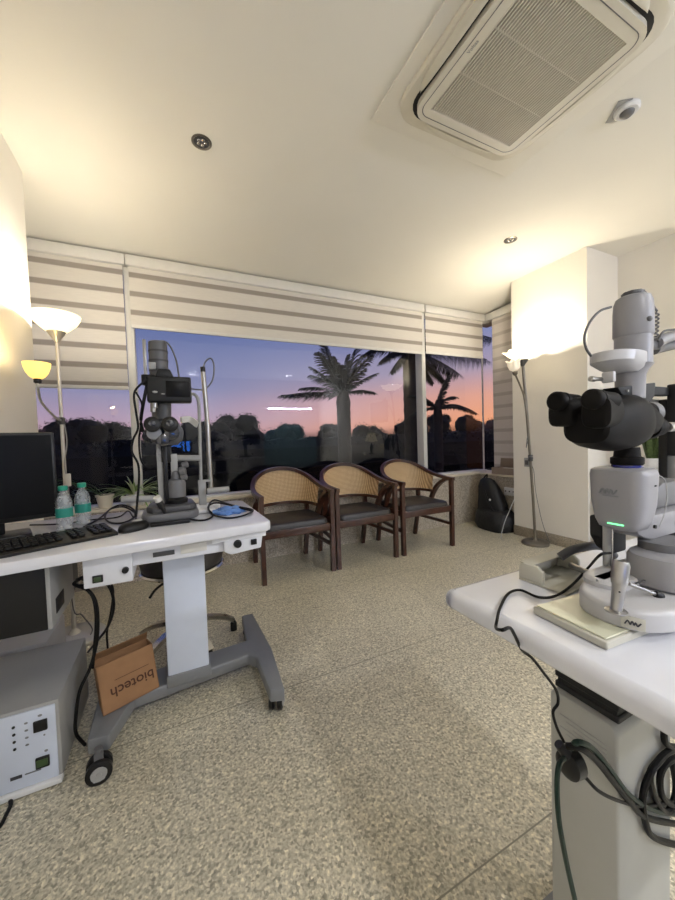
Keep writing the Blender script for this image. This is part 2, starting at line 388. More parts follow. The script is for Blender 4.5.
t = thing('zebra_blind', 'narrow zebra blind on the side return, let down to the sill', 'window blind', (3.55, 2.8, .62), 0, 'striped blinds on the windows')
MB().box((3.51, 2.54, 2.435), (3.585, 3.10, 2.515), .006).build('headrail', 'frame_white', t)
MB().box((3.55, 2.55, .632), (3.554, 3.03, 2.45)).build('fabric', 'blind_side', t)
MB().box((3.542, 2.55, .62), (3.562, 3.03, .645), .004).build('bottom_bar', 'frame_white', t)

# ================================================================ CEILING THINGS
# access board round the air conditioner
b = MB(); b.box((.95, .25, H - .012), (1.90, 1.50, H - .0005), .002); struct(b.build('trim_2', 'ceiling_paint'), 'thin ceiling board around the air conditioner')
ax, ay, hs = 1.405, 1.035, .395
ac = thing('cassette_air_conditioner', 'square white ceiling cassette air conditioner with slatted intake grille', 'air conditioner', (ax, ay, H - .06))
zt = H - .013
b = MB(); b.loft([[(x, y, z) for x, y in rounded(ax, ay, hs - i, hs - i, .13)] for z, i in ((zt, 0), (zt - .012, 0), (zt - .02, .008))]); b.build('outer_frame', 'unit_cream', ac)
b = MB(); b.loft([[(x, y, z) for x, y in rounded(ax, ay, .335 - i, .335 - i, .07)] for z, i in ((zt - .02, -.0), (zt - .036, 0), (zt - .044, .012))])
# cut the grille well as a frame: four bars around the opening instead of a lid
b = MB(); g = .262; zp0, zp1 = zt - .044, zt - .02
def ring(outer, inner, z0, z1, mb):
    n = len(outer)
    vv = [(x, y, z0) for x, y in outer] + [(x, y, z0) for x, y in inner] + [(x, y, z1) for x, y in outer] + [(x, y, z1) for x, y in inner]; ff = []
    for k in range(n):
        j = (k + 1) % n
        ff += [(k, j, n + j, n + k), (2 * n + k, 3 * n + k, 3 * n + j, 2 * n + j), (k, 2 * n + k, 2 * n + j, j), (n + k, n + j, 3 * n + j, 3 * n + k)]
    mb.add(vv, ff)
ring(rounded(ax, ay, .325, .325, .075), rounded(ax, ay, g, g, .004), zp0, zp1, b); b.build('centre_panel', 'unit_cream', ac)
b = MB(); ring(rounded(ax, ay, .302, .302, .05), rounded(ax, ay, .299, .299, .049), zp0 - .0008, zp0 + .001, b); b.build('panel_groove', 'mid_grey', ac)
b = MB(); b.box((ax - g, ay - g, zp1 - .001), (ax + g, ay + g, zp1 + .0)); b.build('grille_backing', 'black_matte', ac)
b = MB()
n = 42
for k in range(n):
    x = ax - g + .006 + k * (2 * g - .012) / (n - 1)
    b.box((x - 0.0024, ay - g, zp0 + .003), (x + 0.0024, ay + g, zp0 + .012))
for k in (1, 2): b.box((ax - g, ay - g + k * g * 2 / 3 - .0018, zp0 + .005), (ax + g, ay - g + k * g * 2 / 3 + .0018, zp0 + .012))
b.build('intake_grille', 'unit_cream', ac)
b = MB(); ring(rounded(ax, ay, .345, .345, .095), rounded(ax, ay, .320, .320, .072), zt - .0212, zt - .019, b); b.build('air_slot', 'black_matte', ac)
for k in range(4):
    M = Matrix.Translation((ax, ay, 0)) @ Matrix.Rotation(k * PI / 2, 4, 'Z')
    b = MB(); rings = []
    for i in range(25):
        u = -1 + i / 12; x = .235 * u; e = (1 - abs(u) ** 2.6) ** .6 if abs(u) < 1 else 0; w0, w1 = .338, .338 + .040 * e + .001; hh = .004 + .012 * e
        rings.append([(x, w0, zt - .0205), (x, w0 + .003, zt - .021 - hh), (x, (w0 + w1) / 2, zt - .021 - hh * 1.05), (x, w1, zt - .021 - hh * .35), (x, w1, zt - .0195)])
    b.loft(rings, M=M)
    b.build('louver_flap', 'unit_cream', ac)
text('wordmark', 'Voltas', .020, 'unit_grey', ac, frame((ax - .283, ay - .01, zp0 - .001), (0, -1, 0), (-1, 0, 0)))

def downlight(x, y, label):
    t = thing('downlight', label, 'ceiling light', (x, y, H), 0, 'recessed ceiling spotlights')
    b = MB(); b.rev((x, y, H), (0, 0, -1), [(-.0, .05), (.004, .05), (.006, .044), (.0, .038)], 28); b.build('bezel', 'lamp_metal', t)
    b = MB(); b.rev((x, y, H - .003), (0, 0, 1), [(0, .038), (.001, .037)], 24); b.build('reflector', 'dark_grey', t)
    b = MB()
    for k in range(5): b.ball((x + .018 * math.cos(k * 1.257), y + .018 * math.sin(k * 1.257), H - .004), (.009, .009, .004), 8)
    b.build('lens', 'chrome', t)
downlight(.212, 1.965, 'round recessed ceiling spotlight nearest the left wall, switched off')
downlight(2.545, 1.98, 'round recessed ceiling spotlight near the right corner above the chairs')
sx, sy = 2.07, .96
t = thing('smoke_detector', 'small white round smoke detector on ceiling beside the air conditioner', 'smoke detector', (sx, sy, H))
MB().rev((sx, sy, H), (0, 0, -1), [(0, .052), (.012, .052), (.02, .044)], 28).build('housing', 'white_plastic', t)
MB().rev((sx, sy, H - .02), (0, 0, -1), [(0, .03), (.008, .028), (.016, .018)], 20).build('sensor_cap', 'mid_grey', t)
b = MB(); b.box((-.07, -.03, 0), (.05, .03, .003), M=Matrix.Translation((sx - .02, sy + .03, H - .004)) @ Matrix.Rotation(.9, 4, 'Z')); b.build('mounting_plate', 'unit_grey', t)

# ================================================================ ARMCHAIRS
def rail_pts(sc=1.0):
    h = [(-.285, -.03, .65), (-.29, .08, .655), (-.292, .20, .668), (-.275, .32, .70), (-.225, .42, .755), (-.13, .478, .802), (0, .497, .82)]
    return h + [(-x, y, z) for x, y, z in h[-2::-1]]
def armchair(label):
    t = thing('cane_armchair', label, 'chair', (0, 0, 0), 0, 'cane-backed armchairs lined up under the window')
    w_ = 'wood_dark'
    MB().bar(rail_pts(), .034, .03, sm=7).build('top_rail', w_, t)
    # cane panel follows the rail from left to right, down to the lower rail
    up = [p for p in spline(rail_pts(), 7)]
    up = [p for p in up if p.y > .24]
    lo = [Vector((p.x * .90, p.y * .97 - .005, .515 + (p.y - .24) * .02)) for p in up]
    mid = [(a + b) / 2 + Vector((0, .012, -.0)) for a, b in zip(up, lo)]
    b = MB(); F1 = [up, mid, lo]; F2 = [[p + Vector((0, .006, 0)) for p in r] for r in F1]
    n = len(up); vv = [p for r in F1 + F2 for p in r]; ff = []
    for i in (0, 1, 3, 4):
        for k in range(n - 1): ff.append((i * n + k, i * n + k + 1, (i + 1) * n + k + 1, (i + 1) * n + k))
    for k in range(n - 1): ff.append((2 * n + k, 2 * n + k + 1, 5 * n + k + 1, 5 * n + k))
    b.add(vv, ff); b.build('cane_back', 'rattan', t)
    MB().bar([lo[i] + Vector((0, .003, -.008)) for i in range(0, n, 3)] + [lo[-1] + Vector((0, .003, -.008))], .026, .026, sm=3).build('lower_rail', w_, t)
    b = MB(); b.loft([[(x, y, z) for x, y in rounded(0, .225, .262 - i, .225 - i, .05)] for z, i in ((.385, .0), (.415, 0), (.432, .008), (.440, .03))]); b.build('seat', 'leather', t)
    b = MB(); b.box((-.275, -.01, .335), (.275, .02, .392), .004); b.box((-.275, .0, .34), (-.25, .45, .39), .004); b.box((.25, .0, .34), (.275, .45, .39), .004); b.box((-.25, .43, .34), (.25, .455, .39), .004); b.build('seat_apron', w_, t)
    for s in (-1, 1):
        MB().bar([(s * .285, 0, .638), (s * .285, 0, .35), (s * .283, 0, 0)], .034, .036, up=(0, 1, 0), sm=0).build('leg', w_, t)
        MB().bar([(s * .235, .45, .5), (s * .24, .45, .34), (s * .235, .52, 0)], .034, .036, up=(0, 1, 0), sm=0).build('leg', w_, t)
        MB().bar([(s * .283, .012, .215), (s * .238, .475, .225)], .022, .026, sm=0).build('stretcher', w_, t)
        MB().bar([(s * .287, .06, .642), (s * .288, .15, .60), (s * .284, .235, .52), (s * .272, .30, .39)], .03, .045, up=(1, 0, 0), sm=5).build('arm_bracket', w_, t)
    return t
ch = armchair('cane-backed armchair with dark seat nearest the left table, behind its corner')
spots = [(.866, 2.57, 0, None), (1.486, 2.575, 0, 'cane-backed armchair with dark seat standing between two others'), (2.135, 2.57, -.01, 'cane-backed armchair with dark seat nearest the backpack')]
proto = ch
for i, (x, y, a, lb) in enumerate(spots):
    o = proto if i == 0 else copy_tree(proto)
    o.location = (x, y, 0); o.rotation_euler = (0, 0, a)
    if lb: o['label'] = lb

# ================================================================ FLOOR LAMPS
def floor_lamp_left():
    x, y = -.535, 2.385
    t = thing('floor_lamp', 'torchiere floor lamp with white bowl and yellow reading light by the left wall', 'floor lamp', (x, y, 0))
    MB().rev((x, y, 0), (0, 0, 1), [(0, .148), (.018, .148), (.03, .13), (.036, .03), (.06, .014)], 40).build('base', 'lamp_silver', t)
    b = MB(); b.cyl((x, y, .04), (x, y, .86), .0115, seg=16); b.cyl((x, y, .84), (x, y, 1.66), .0090, seg=16); b.rev((x, y, 0), (0, 0, 1), [(.8, .0115), (.81, .015), (.86, .015), (.87, .009)], 16); b.build('pole', 'lamp_silver', t)
    MB().rev((x, y, 0), (0, 0, 1), [(1.645, .010), (1.655, .014), (1.69, .036), (1.706, .046), (1.706, .0)], 32).build('shade_holder', 'lamp_silver', t)
    pr = [(1.702, .044), (1.72, .066), (1.748, .094), (1.775, .110), (1.793, .114), (1.793, .111), (1.775, .106), (1.748, .088), (1.722, .060), (1.71, .02), (1.71, 0)]
    MB().rev((x, y, 0), (0, 0, 1), pr, 48).build('lamp_shade', 'bowl_white', t)
    rx, ry = -.545, 2.07
    b = MB(); b.tube([(x, y, 1.22), (x - .01, y - .09, 1.24), (x - .03, y - .2, 1.30), (rx, ry, 1.35), (rx, ry, 1.385)], .006, 10); b.build('reading_arm', 'lamp_silver', t)
    MB().rev((x, y, 1.20), (0, 0, 1), [(0, .010), (.005, .017), (.035, .017), (.04, .010)], 16).build('arm_joint', 'dark_grey', t)
    sh = MB().rev((rx, ry, 0), (0, 0, 1), [(1.397, .016), (1.405, .028), (1.425, .042), (1.45, .050), (1.470, .053), (1.470, .0505), (1.45, .047), (1.425, .038), (1.41, .015), (1.41, 0)], 32).build('reading_shade', 'bowl_yellow', t)
    MB().rev((rx, ry, 0), (0, 0, 1), [(1.375, .008), (1.38, .015), (1.396, .015), (1.40, .008)], 16).build('shade_collar', 'black_plastic', t)
    b = MB(); b.tube([(x + .012, y, 1.2), (x + .02, y - .01, 1.1), (x + .005, y - .015, .98), (x + .016, y - .013, .88)], .003, 6); b.build('cord', 'unit_grey', t)
    b = MB(); b.box((x + .008, y - .03, .86), (x + .03, y - .008, .93), .005); b.build('switch', 'frame_white', t)
floor_lamp_left()
def floor_lamp_right():
    x, y = 3.115, 2.2; tx, ty, tz = 2.955, 2.19, 1.70
    t = thing('floor_lamp', 'leaning torchiere floor lamp with glass tulip side light before the right pier', 'floor lamp', (x, y, 0))
    MB().rev((x, y, 0), (0, 0, 1), [(0, .118), (.02, .118), (.032, .10), (.04, .03), (.06, .014)], 40).build('base', 'lamp_metal', t)
    def at(z): k = z / 1.7; return Vector((x + (tx - x) * (k ** 1.25), y + (ty - y) * k, z))
    b = MB(); b.tube([at(z) for z in (.03, .3, .6, .9, 1.2, 1.5, 1.69)], .0125, 14); b.build('pole', 'lamp_metal', t)
    b = MB(); q = at(.83); b.tube([at(.80), at(.80) + Vector((0, 0, .06))], .021, 12, 0); b.ball(q + Vector((-.015, -.015, 0)), .022, 8); b.build('pole_joint', 'dark_grey', t)
    MB().rev((tx, ty, 0), (0, 0, 1), [(1.68, .012), (1.70, .022), (1.735, .048), (1.742, .05), (1.742, 0)], 32).build('shade_holder', 'dark_grey', t)
    b = MB(); rings = []
    for z, r, wv in ((1.735, .04, 0), (1.75, .075, 0), (1.775, .115, .004), (1.80, .142, .010), (1.815, .158, .016), (1.815, .152, .016), (1.80, .137, .010), (1.775, .109, .004), (1.752, .06, 0), (1.75, .005, 0)):
        rings.append([(tx + (r + wv * math.cos(8 * a)) * math.cos(a), ty + (r + wv * math.cos(8 * a)) * math.sin(a), z + wv * .35 * math.cos(8 * a)) for a in [2 * PI * k / 64 for k in range(64)]])
    b.loft(rings); b.build('lamp_shade', 'bowl_hot', t)
    p = at(1.36); q = Vector((tx - .115, ty - .01, 1.60))
    MB().tube([at(1.2), p + Vector((-.02, 0, .02)), p + Vector((-.05, 0, .1)), q], .008, 10).build('side_arm', 'lamp_metal', t)
    d = Vector((-.35, -.1, 1)).normalized()
    MB().rev(q - d * .01, d, [(0, .01), (.01, .02), (.035, .024), (.04, 0)], 16).build('tulip_holder', 'lamp_metal', t)
    b = MB(); u = d.orthogonal().normalized(); w2 = d.cross(u); rings = []
    for tt, r, wv in ((.035, .02, 0), (.05, .042, .001), (.08, .052, .003), (.105, .05, .006), (.125, .06, .012), (.125, .056, .012), (.105, .046, .006), (.08, .048, .003), (.052, .03, 0)):
        rings.append([q + d * (tt + .6 * wv * math.cos(6 * a)) + (u * math.cos(a) + w2 * math.sin(a)) * (r + wv * math.cos(6 * a)) for a in [2 * PI * k / 48 for k in range(48)]])
    b.loft(rings); b.build('tulip_shade', 'tulip_white', t)
    b = MB(); b.tube([at(1.1), at(1.0) + Vector((-.03, -.01, 0)), at(.93) + Vector((-.06, -.01, .0)), at(1.02) + Vector((-.02, 0, 0)), at(.98)], .003, 6)
    b.tube([at(.78), at(.7) + Vector((.03, -.005, 0)), at(.5) + Vector((.045, 0, 0)), (x + .09, y - .01, .2), (x + .12, y - .06, .01)], .0028, 6); b.build('cord', 'mid_grey', t)
floor_lamp_right()
def outlet(name, label, cat, lo, hi, axis, col, holes):
    t = thing(name, label, cat, tuple((a + b) / 2 for a, b in zip(lo, hi)))
    MB().box(lo, hi, .003).build('face_plate', col, t)
    b = MB()
    for h in holes: b.box(*h, .001)
    b.build('socket_holes' if 'socket' in name else 'rocker', 'dark_grey', t)
outlet('wall_switch', 'small grey switch plate on the pier behind the right floor lamp', 'switch', (XR - .012, 2.335, .725), (XR, 2.40, .815), 'x', 'unit_grey', [((XR - .018, 2.35, .745), (XR - .01, 2.385, .79))])
outlet('wall_socket', 'white double wall socket above the black backpack', 'wall socket', (3.418, 2.63, .365), (3.43, 2.79, .455), 'x', 'white_plastic', [((3.414, 2.66 + .05 * k, .405), (3.42, 2.675 + .05 * k, .42)) for k in range(3)])
b = MB(); b.tube([(3.41, 2.66, .41), (3.33, 2.575, .40), (3.17, 2.50, .31), (3.03, 2.47, .17), (2.98, 2.47, .05), (2.965, 2.46, .006), (2.95, 2.42, .006)], .004, 8)
tag(b.build('charger_cord', 'unit_grey'), 'light grey charger cord drooping from the wall socket over the backpack', 'cord')
# backpack
t = thing('backpack', 'black backpack slumped on the floor in the right window corner', 'backpack', (3.26, 2.80, 0)); BP0 = len(bpy.data.objects)
b = MB()
def sup(cx, cy, hx, hy, z, n=28, p=2.6, rot=0):
    out = []
    for k in range(n):
        a = 2 * PI * k / n; ca, sa = math.cos(a), math.sin(a)
        X = hx * abs(ca) ** (2 / p) * (1 if ca > 0 else -1); Y = hy * abs(sa) ** (2 / p) * (1 if sa > 0 else -1)
        j = 1 + .03 * math.sin(5 * a + z * 20)
        out.append((cx + (X * math.cos(rot) - Y * math.sin(rot)) * j, cy + (X * math.sin(rot) + Y * math.cos(rot)) * j, z))
    return out
b.loft([sup(3.22, 2.83, .17, .22, 0, rot=-.2), sup(3.215, 2.83, .19, .24, .05, rot=-.2), sup(3.22, 2.83, .185, .235, .13, rot=-.2), sup(3.235, 2.84, .17, .22, .19, rot=-.2), sup(3.26, 2.87, .14, .19, .22, rot=-.2)])
b.build('bag_base', 'black_bag', t)
b = MB(); b.loft([sup(3.26, 2.89, .12, .18, .18), sup(3.265, 2.90, .12, .18, .26), sup(3.27, 2.92, .11, .16, .36), sup(3.27, 2.95, .09, .13, .46), sup(3.27, 2.97, .06, .09, .53), sup(3.27, 2.98, .03, .05, .555)])
b.build('bag_body', 'black_bag', t)
MB().tube([(3.16, 2.93, .42), (3.125, 2.85, .3), (3.13, 2.78, .2)], .012, 8).build('strap', 'black_plastic', t); MB().tube([(3.27, 2.98, .55), (3.24, 2.95, .60), (3.23, 2.99, .56)], .008, 8).build('carry_handle', 'black_plastic', t)
b = MB(); q = Vector((3.145, 2.84, .33)); b.rev(q, (-1, -.4, .2), [(0, .012), (.006, .012), (.008, .008)], 16); b.build('badge', 'white_plastic', t)
t.location = (3.295, 2.755, 0); t.scale = (.86, .96, 1)
# sill clutter right
t = thing('open_carton', 'small brown carton with raised flap on the corner sill', 'box', (3.468, 2.74, .6))
M = Matrix.Translation((3.468, 2.76, .6)) @ Matrix.Rotation(.1, 4, 'Z')
b = MB()
for lo, hi in (((-.075, -.17, 0), (-.071, .17, .075)), ((.071, -.17, 0), (.075, .17, .075)), ((-.071, -.17, 0), (.071, -.166, .075)), ((-.071, .166, 0), (.071, .17, .075)), ((-.071, -.166, 0), (.071, .166, .003))): b.box(lo, hi, M=M)
b.build('carton_body', 'brown_paper', t)
b = MB(); b.add([(.075, -.16, .075), (.075, .16, .075), (.03, .12, .18), (.03, -.12, .18), (.079, -.16, .075), (.079, .16, .075), (.034, .12, .18), (.034, -.12, .18)], [(0, 1, 2, 3), (7, 6, 5, 4), (0, 4, 5, 1), (1, 5, 6, 2), (2, 6, 7, 3), (3, 7, 4, 0)], M); b.build('flap', 'brown_paper', t)
b = MB(); b.box((-.05, -.12, .003), (.05, .08, .07), .01, M=M); b.build('packing_paper', 'paper', t)
b = MB(); b.box((3.0, 3.125, .6005), (3.22, 3.20, .604), M=None); b.box((3.05, 3.13, .6045), (3.28, 3.19, .608)); tag(b.build('paper_sheets', 'paper'), 'loose white papers lying on the window sill beside the carton', 'papers')
# ================================================================ LEFT INSTRUMENT TABLE
ZT = .76
t = thing('instrument_table', 'white motorised instrument table on grey wheeled base, carrying keyboard and slit lamp', 'table', (.03, 1.62, 0))
b = MB(); b.prism([(-.66, 1.25), (-.20, 1.31), (.325, 1.345), (.345, 1.37), (.335, 1.90), (.30, 1.94), (-.66, 1.94)], 'z', .722, ZT, .008, 2); b.build('tabletop', 'table_white', t)
b = MB(); b.box((-.19, 1.40, .655), (.19, 1.85, .722), .004); b.box((.12, 1.37, .70), (.325, 1.80, .722), .003); b.build('under_frame', 'desk_white', t)
b = MB(); b.box((.015, 1.395, .672), (.105, 1.401, .705), .001); b.build('name_plate', 'frame_white', t)
b = MB(); b.box((-.075, 1.394, .676), (-.005, 1.4005, .692), .001); b.build('display', 'dark_grey', t)
dr = MB().box((-.277, 1.375, .612), (-.137, 1.60, .722), .004).build('power_box', 'desk_white', t)
MB().box((-.252, 1.369, .628), (-.222, 1.376, .652), .002).build('power_switch', 'black_plastic', dr)
MB().box((-.247, 1.366, .632), (-.227, 1.370, .648), .002).build('switch_rocker', 'leaf_dark', dr)
MB().rev((-.158, 1.376, .655), (0, -1, 0), [(0, .011), (.012, .010)], 16).build('fuse_cap', 'black_plastic', dr)
dr = MB().prism([(.165, .722), (.315, .722), (.305, .655), (.19, .645), (.165, .66)], 'y', 1.375, 1.62, .004).build('power_box', 'desk_white', t)
MB().rev((.215, 1.376, .684), (0, -1, 0), [(0, .016), (.014, .013), (.014, 0)], 20).build('dimmer_knob', 'black_plastic', dr)
MB().box((.265, 1.369, .672), (.288, 1.376, .694), .002).build('power_switch', 'black_plastic', dr)
b = MB(); b.box((-.052, 1.56, .10), (.106, 1.68, .665), .006); b.build('column', 'panel_cool_lit', t)
b = MB(); b.box((-.038, 1.553, .636), (.088, 1.562, .662), .002); b.build('column_slot', 'black_matte', t)
b = MB(); b.box((-.058, 1.553, .085), (.112, 1.688, .135), .006); b.build('column_foot', 'base_grey', t)
b = MB()
b.prism([(-.295, 1.385), (-.232, 1.375), (-.17, 1.545), (.275, 1.60), (.305, 1.56), (.305, 1.33), (.36, 1.31), (.385, 1.60), (.375, 1.98), (.315, 1.98), (.29, 1.72), (-.20, 1.68), (-.24, 1.98), (-.30, 1.98)], 'z', .052, .105, .008, 2)
b.build('wheel_base', 'base_grey', t)
def caster(x, y, r, rot, parent, y2=None):
    c_ = Vector((x, y, r)); M = Matrix.Translation(c_) @ Matrix.Rotation(rot, 4, 'Z')
    w_ = MB()
    for s in (-1, 1): w_.rev((0, s * .017 - .010, 0), (0, 1, 0), [(0, r - .006), (.003, r), (.017, r), (.02, r - .006)], 28, M=M)
    wo = w_.build('caster', 'black_plastic', parent)
    h = MB(); h.rev((0, -.028, 0), (0, -1, 0), [(-.002, r * .62), (.001, r * .60), (.002, r * .2), (.006, r * .18)], 24, M=M)
    for k in range(5):
        a = k * 1.257
        h.box((-.003, -.030, r * .15), (.003, -.0265, r * .62), M=M @ Matrix.Rotation(a, 4, 'Y'))
    h.build('hub_cap', 'unit_grey', wo)
    b = MB(); b.rev((x, y, r * 2 - .02), (0, 0, 1), [(0, .012), (.05 - .0, .012)], 12); b.box((-.012, -.012, r * .4), (.012, .012, r + .02), M=M); b.build('caster_stem', 'mid_grey', wo)
caster(-.255, 1.335, .037, .10, t); caster(.338, 1.36, .032, 1.1, t); caster(.35, 1.94, .032, .8, t); caster(-.27, 1.94, .032, .4, t)

# computer case slung under the table
t = thing('computer_case', 'black computer case with grey side panel slung under the left table', 'computer', (-.52, 1.6, .5))
MB().box((-.66, 1.395, .495), (-.378, 1.80, .7215), .005).build('case_body', 'black_plastic', t)
MB().box((-.377, 1.385, .50), (-.365, 1.66, .7215), .002).build('side_panel', 'unit_grey', t)
MB().box((-.366, 1.43, .53), (-.363, 1.52, .58), .001).build('vent', 'black_matte', t)
# control unit
t = thing('control_unit', 'large grey power unit with pale switch panel, cool light painted into its colour, on the floor at left', 'medical power unit', (-.52, 1.6, 0))
MB().box((-.67, 1.39, .012), (-.363, 1.79, .268), .005).build('housing', 'unit_grey', t)
MB().box((-.668, 1.383, .022), (-.372, 1.391, .258), .003).build('front_panel', 'panel_cool_lit', t)
MB().box((-.67, 1.372, .004), (-.362, 1.40, .02), .003).build('front_foot', 'white_plastic', t)
MB().box((-.66, 1.41, .0), (-.37, 1.77, .012)).build('plinth', 'mid_grey', t)
for z, r in ((.205, .012), (.087, .011)):
    s = MB().box((-.427, 1.376, z - .017), (-.392, 1.384, z + .017), .002).build('switch', 'black_plastic', t)
    if z < .1: MB().box((-.424, 1.3735, z - .010), (-.395, 1.377, z + .012), .001).build('rocker', 'leaf_dark', s)
b = MB()
for k in range(4): b.rev((-.475, 1.384, .222 - k * .023), (0, -1, 0), [(0, .0045), (.003, .004)], 10)
b.build('indicator', 'black_plastic', t)
b = MB()
for k in range(4): b.ball((-.445, 1.383, .224 - k * .023), (.005, .001, .0035), 8)
b.ball((-.41, 1.383, .236), (.006, .001, .004), 8); b.ball((-.402, 1.383, .17), (.003, .001, .003), 8); b.ball((-.40, 1.383, .118), (.005, .001, .004), 8); b.build('symbols', 'text_grey', t)
MB().box((-.49, 1.382, .058), (-.462, 1.3835, .068)).build('maker_plate', 'logo_dark', t)
MB().box((-.455, 1.382, .062), (-.415, 1.3835, .066)).build('maker_text', 'text_grey', t)
b = MB(); b.box((-.68, 1.81, 0), (-.50, 2.08, .275), .006); tag(b.build('white_equipment_box', 'device_light'), 'plain pale box on the floor behind the grey power unit', 'equipment box')

# monitor on left
t = thing('monitor', 'black computer monitor at the left edge, standing on the white table', 'monitor', (-.56, 1.72, ZT))
yaw = .32; M = Matrix.Translation((-.398, 1.66, .0)) @ Matrix.Rotation(yaw, 4, 'Z')
MB().box((-.285, 0, .815), (0, .035, 1.135), .006, M=M).build('display_housing', 'black_plastic', t)
MB().box((-.275, -.001, .832), (-.010, .002, 1.125), M=M).build('screen', 'screen_dark', t)
MB().box((-.012, -.0015, .822), (-.006, .001, .826), M=M).build('power_light', 'white_plastic', t)
MB().box((-.20, .03, .77), (-.15, .06, 1.0), .006, M=M).build('stand', 'black_plastic', t)
b = MB(); b.prism(rounded(-.175, .03, .095, .07, .03), 'z', ZT, ZT + .012, .003, M=M); b.build('foot', 'black_plastic', t)
tag(MB().box((-.10, -.09, 0), (.10, .06, .002), M=Matrix.Translation((-.455, 1.56, ZT + .0002)) @ Matrix.Rotation(.25, 4, 'Z')).build('paper_sheet', 'paper'), 'white paper sheet under the monitor behind the keyboard', 'paper')
# keyboard
t = thing('keyboard', 'black computer keyboard lying along the front of the white table', 'keyboard', (-.45, 1.45, ZT))
M = Matrix.Translation((-.205, 1.50, ZT)) @ Matrix.Rotation(.40, 4, 'Z')
b = MB(); b.prism([(-.0775, .0005), (.07, .0005), (.0775, .004), (.07, .022), (-.07, .012), (-.0775, .008)], 'x', -.44, 0, M=M @ Matrix.Translation((0, .02, 0))); b.build('keyboard_body', 'black_plastic', t)
kb = MB()
for r in range(5):
    for c in range(21):
        if c in (14, 17): continue
        x = -.43 + c * .0202; y = -.035 + r * .0225; z = .0155 + r * .0016
        kb.box((x, y, z), (x + .0165, y + .0185, z + .007), .002, 1, M=M)
kb.build('keys', 'black_plastic', t)
# mouse
t = thing('computer_mouse', 'black and grey computer mouse in front of the slit lamp base', 'mouse', (-.135, 1.47, ZT))
M = Matrix.Translation((-.138, 1.50, ZT)) @ Matrix.Rotation(-.9, 4, 'Z')
b = MB(); b.loft([sup(0, 0, .033 - i, .055 - i, z, 24, 2.3) for z, i in ((.0, .002), (.008, 0), (.02, .003), (.03, .012), (.034, .024))], M=M); b.build('mouse_body', 'black_plastic', t)
b = MB(); b.loft([sup(0, .012, .016 - i, .022 - i, z, 20, 2.3) for z, i in ((.030, 0), (.0355, .004), (.037, .010))], M=M); b.build('palm_rest', 'unit_grey', t)

def bottle(x, y, label, h=.170, r=.0270):
    t = thing('water_bottle', label, 'water bottle', (x, y, ZT), 0, 'small water bottles behind the keyboard')
    pr = [(.0, r * .8), (.006, r), (.02, r * .95), (.03, r), (.045, r * .96), (.055, r), (.115, r), (.13, r * .98), (.15, r * .82), (.165, r * .55), (.172, r * .42), (.186, r * .42)]
    MB().rev((x, y, ZT), (0, 0, 1), [(a * h / .205, c_) for a, c_ in pr], 32).build('bottle_body', 'bottle_plastic', t)
    MB().rev((x, y, ZT), (0, 0, 1), [(.050, r + .0006), (.084, r + .0006)], 32).build('bottle_label', 'label_teal', t)
    MB().rev((x, y, ZT), (0, 0, 1), [(.151, .0142), (.153, .0155), (.167, .0155), (.169, .013)], 24).build('bottle_cap', 'cap_teal', t)
bottle(-.382, 1.665, 'clear water bottle with green cap, nearer the black monitor')
bottle(-.337, 1.74, 'clear water bottle with green cap, farther from the monitor and nearer the plant')

# ================================================================ LEFT SLIT LAMP
AX, AY = -.012, 1.60
def S(x, y, Y=AY): return onY(x, y, Y)
t = thing('slit_lamp', 'grey slit lamp microscope carrying a black camera, on the left table', 'slit lamp microscope', (AX, AY, ZT))
b = MB(); b.prism(rounded(AX, 1.62, .105, .10, .04), 'z', ZT + .012, ZT + .045, .01, 2); b.build('base', 'mid_grey', t)
b = MB(); b.box((-.085, 1.505, ZT + .0005), (.055, 1.525, ZT + .014), .003); b.build('friction_plate', 'black_plastic', t)
b = MB(); b.prism([(-.075, 1.53), (.06, 1.53), (.085, 1.56), (.075, 1.70), (-.09, 1.70), (-.10, 1.57)], 'z', ZT + .0445, ZT + .07, .008, 2); b.build('carriage', 'dark_grey', t)
b = MB(); b.rev((.012, 1.61, ZT), (0, 0, 1), [(.07, .042), (.085, .044), (.095, .034)], 28); b.build('pivot_ring', 'black_plastic', t)
b = MB(); b.rev((.012, 1.61, ZT), (0, 0, 1), [(.095, .036), (.15, .038), (.165, .034), (.17, .02), (.20, .016), (.21, .0)], 28); b.build('pivot_post', 'mid_grey', t)
b = MB(); b.box((-.005, 1.60, ZT + .16), (.022, 1.625, ZT + .275), .004); b.build('illumination_arm', 'unit_grey', t)
b = MB()
for dx, dz, r in ((.03, .2, .018), (.04, .225, .013), (.034, .175, .015)): b.rev((.0 + dx, 1.60, ZT + dz), (1, -.3, .2), [(0, r), (.018, r), (.022, r * .7)], 18)
b.build('adjustment_knob', 'mid_grey', t)
b = MB(); b.box((-.055, 1.60, ZT + .075), (-.034, 1.625, ZT + .34), .004); b.build('microscope_arm', 'unit_grey', t)
b = MB(); b.box((-.033, 1.585, ZT + .07), (-.016, 1.61, ZT + .31), .003); b.build('column', 'black_plastic', t)
b = MB(); b.tube([S(166, 514, 1.535), S(162, 507, 1.525)], .008, 14, 0); b.tube([S(162, 507, 1.525), S(157.5, 499, 1.515)], .0125, 14, 0); b.build('joystick', 'black_plastic', t)
b = MB(); b.tube([S(158.8, 501, 1.518), S(156.5, 497, 1.512)], .0135, 14, 0); b.build('joystick_cap', 'frame_white', t)
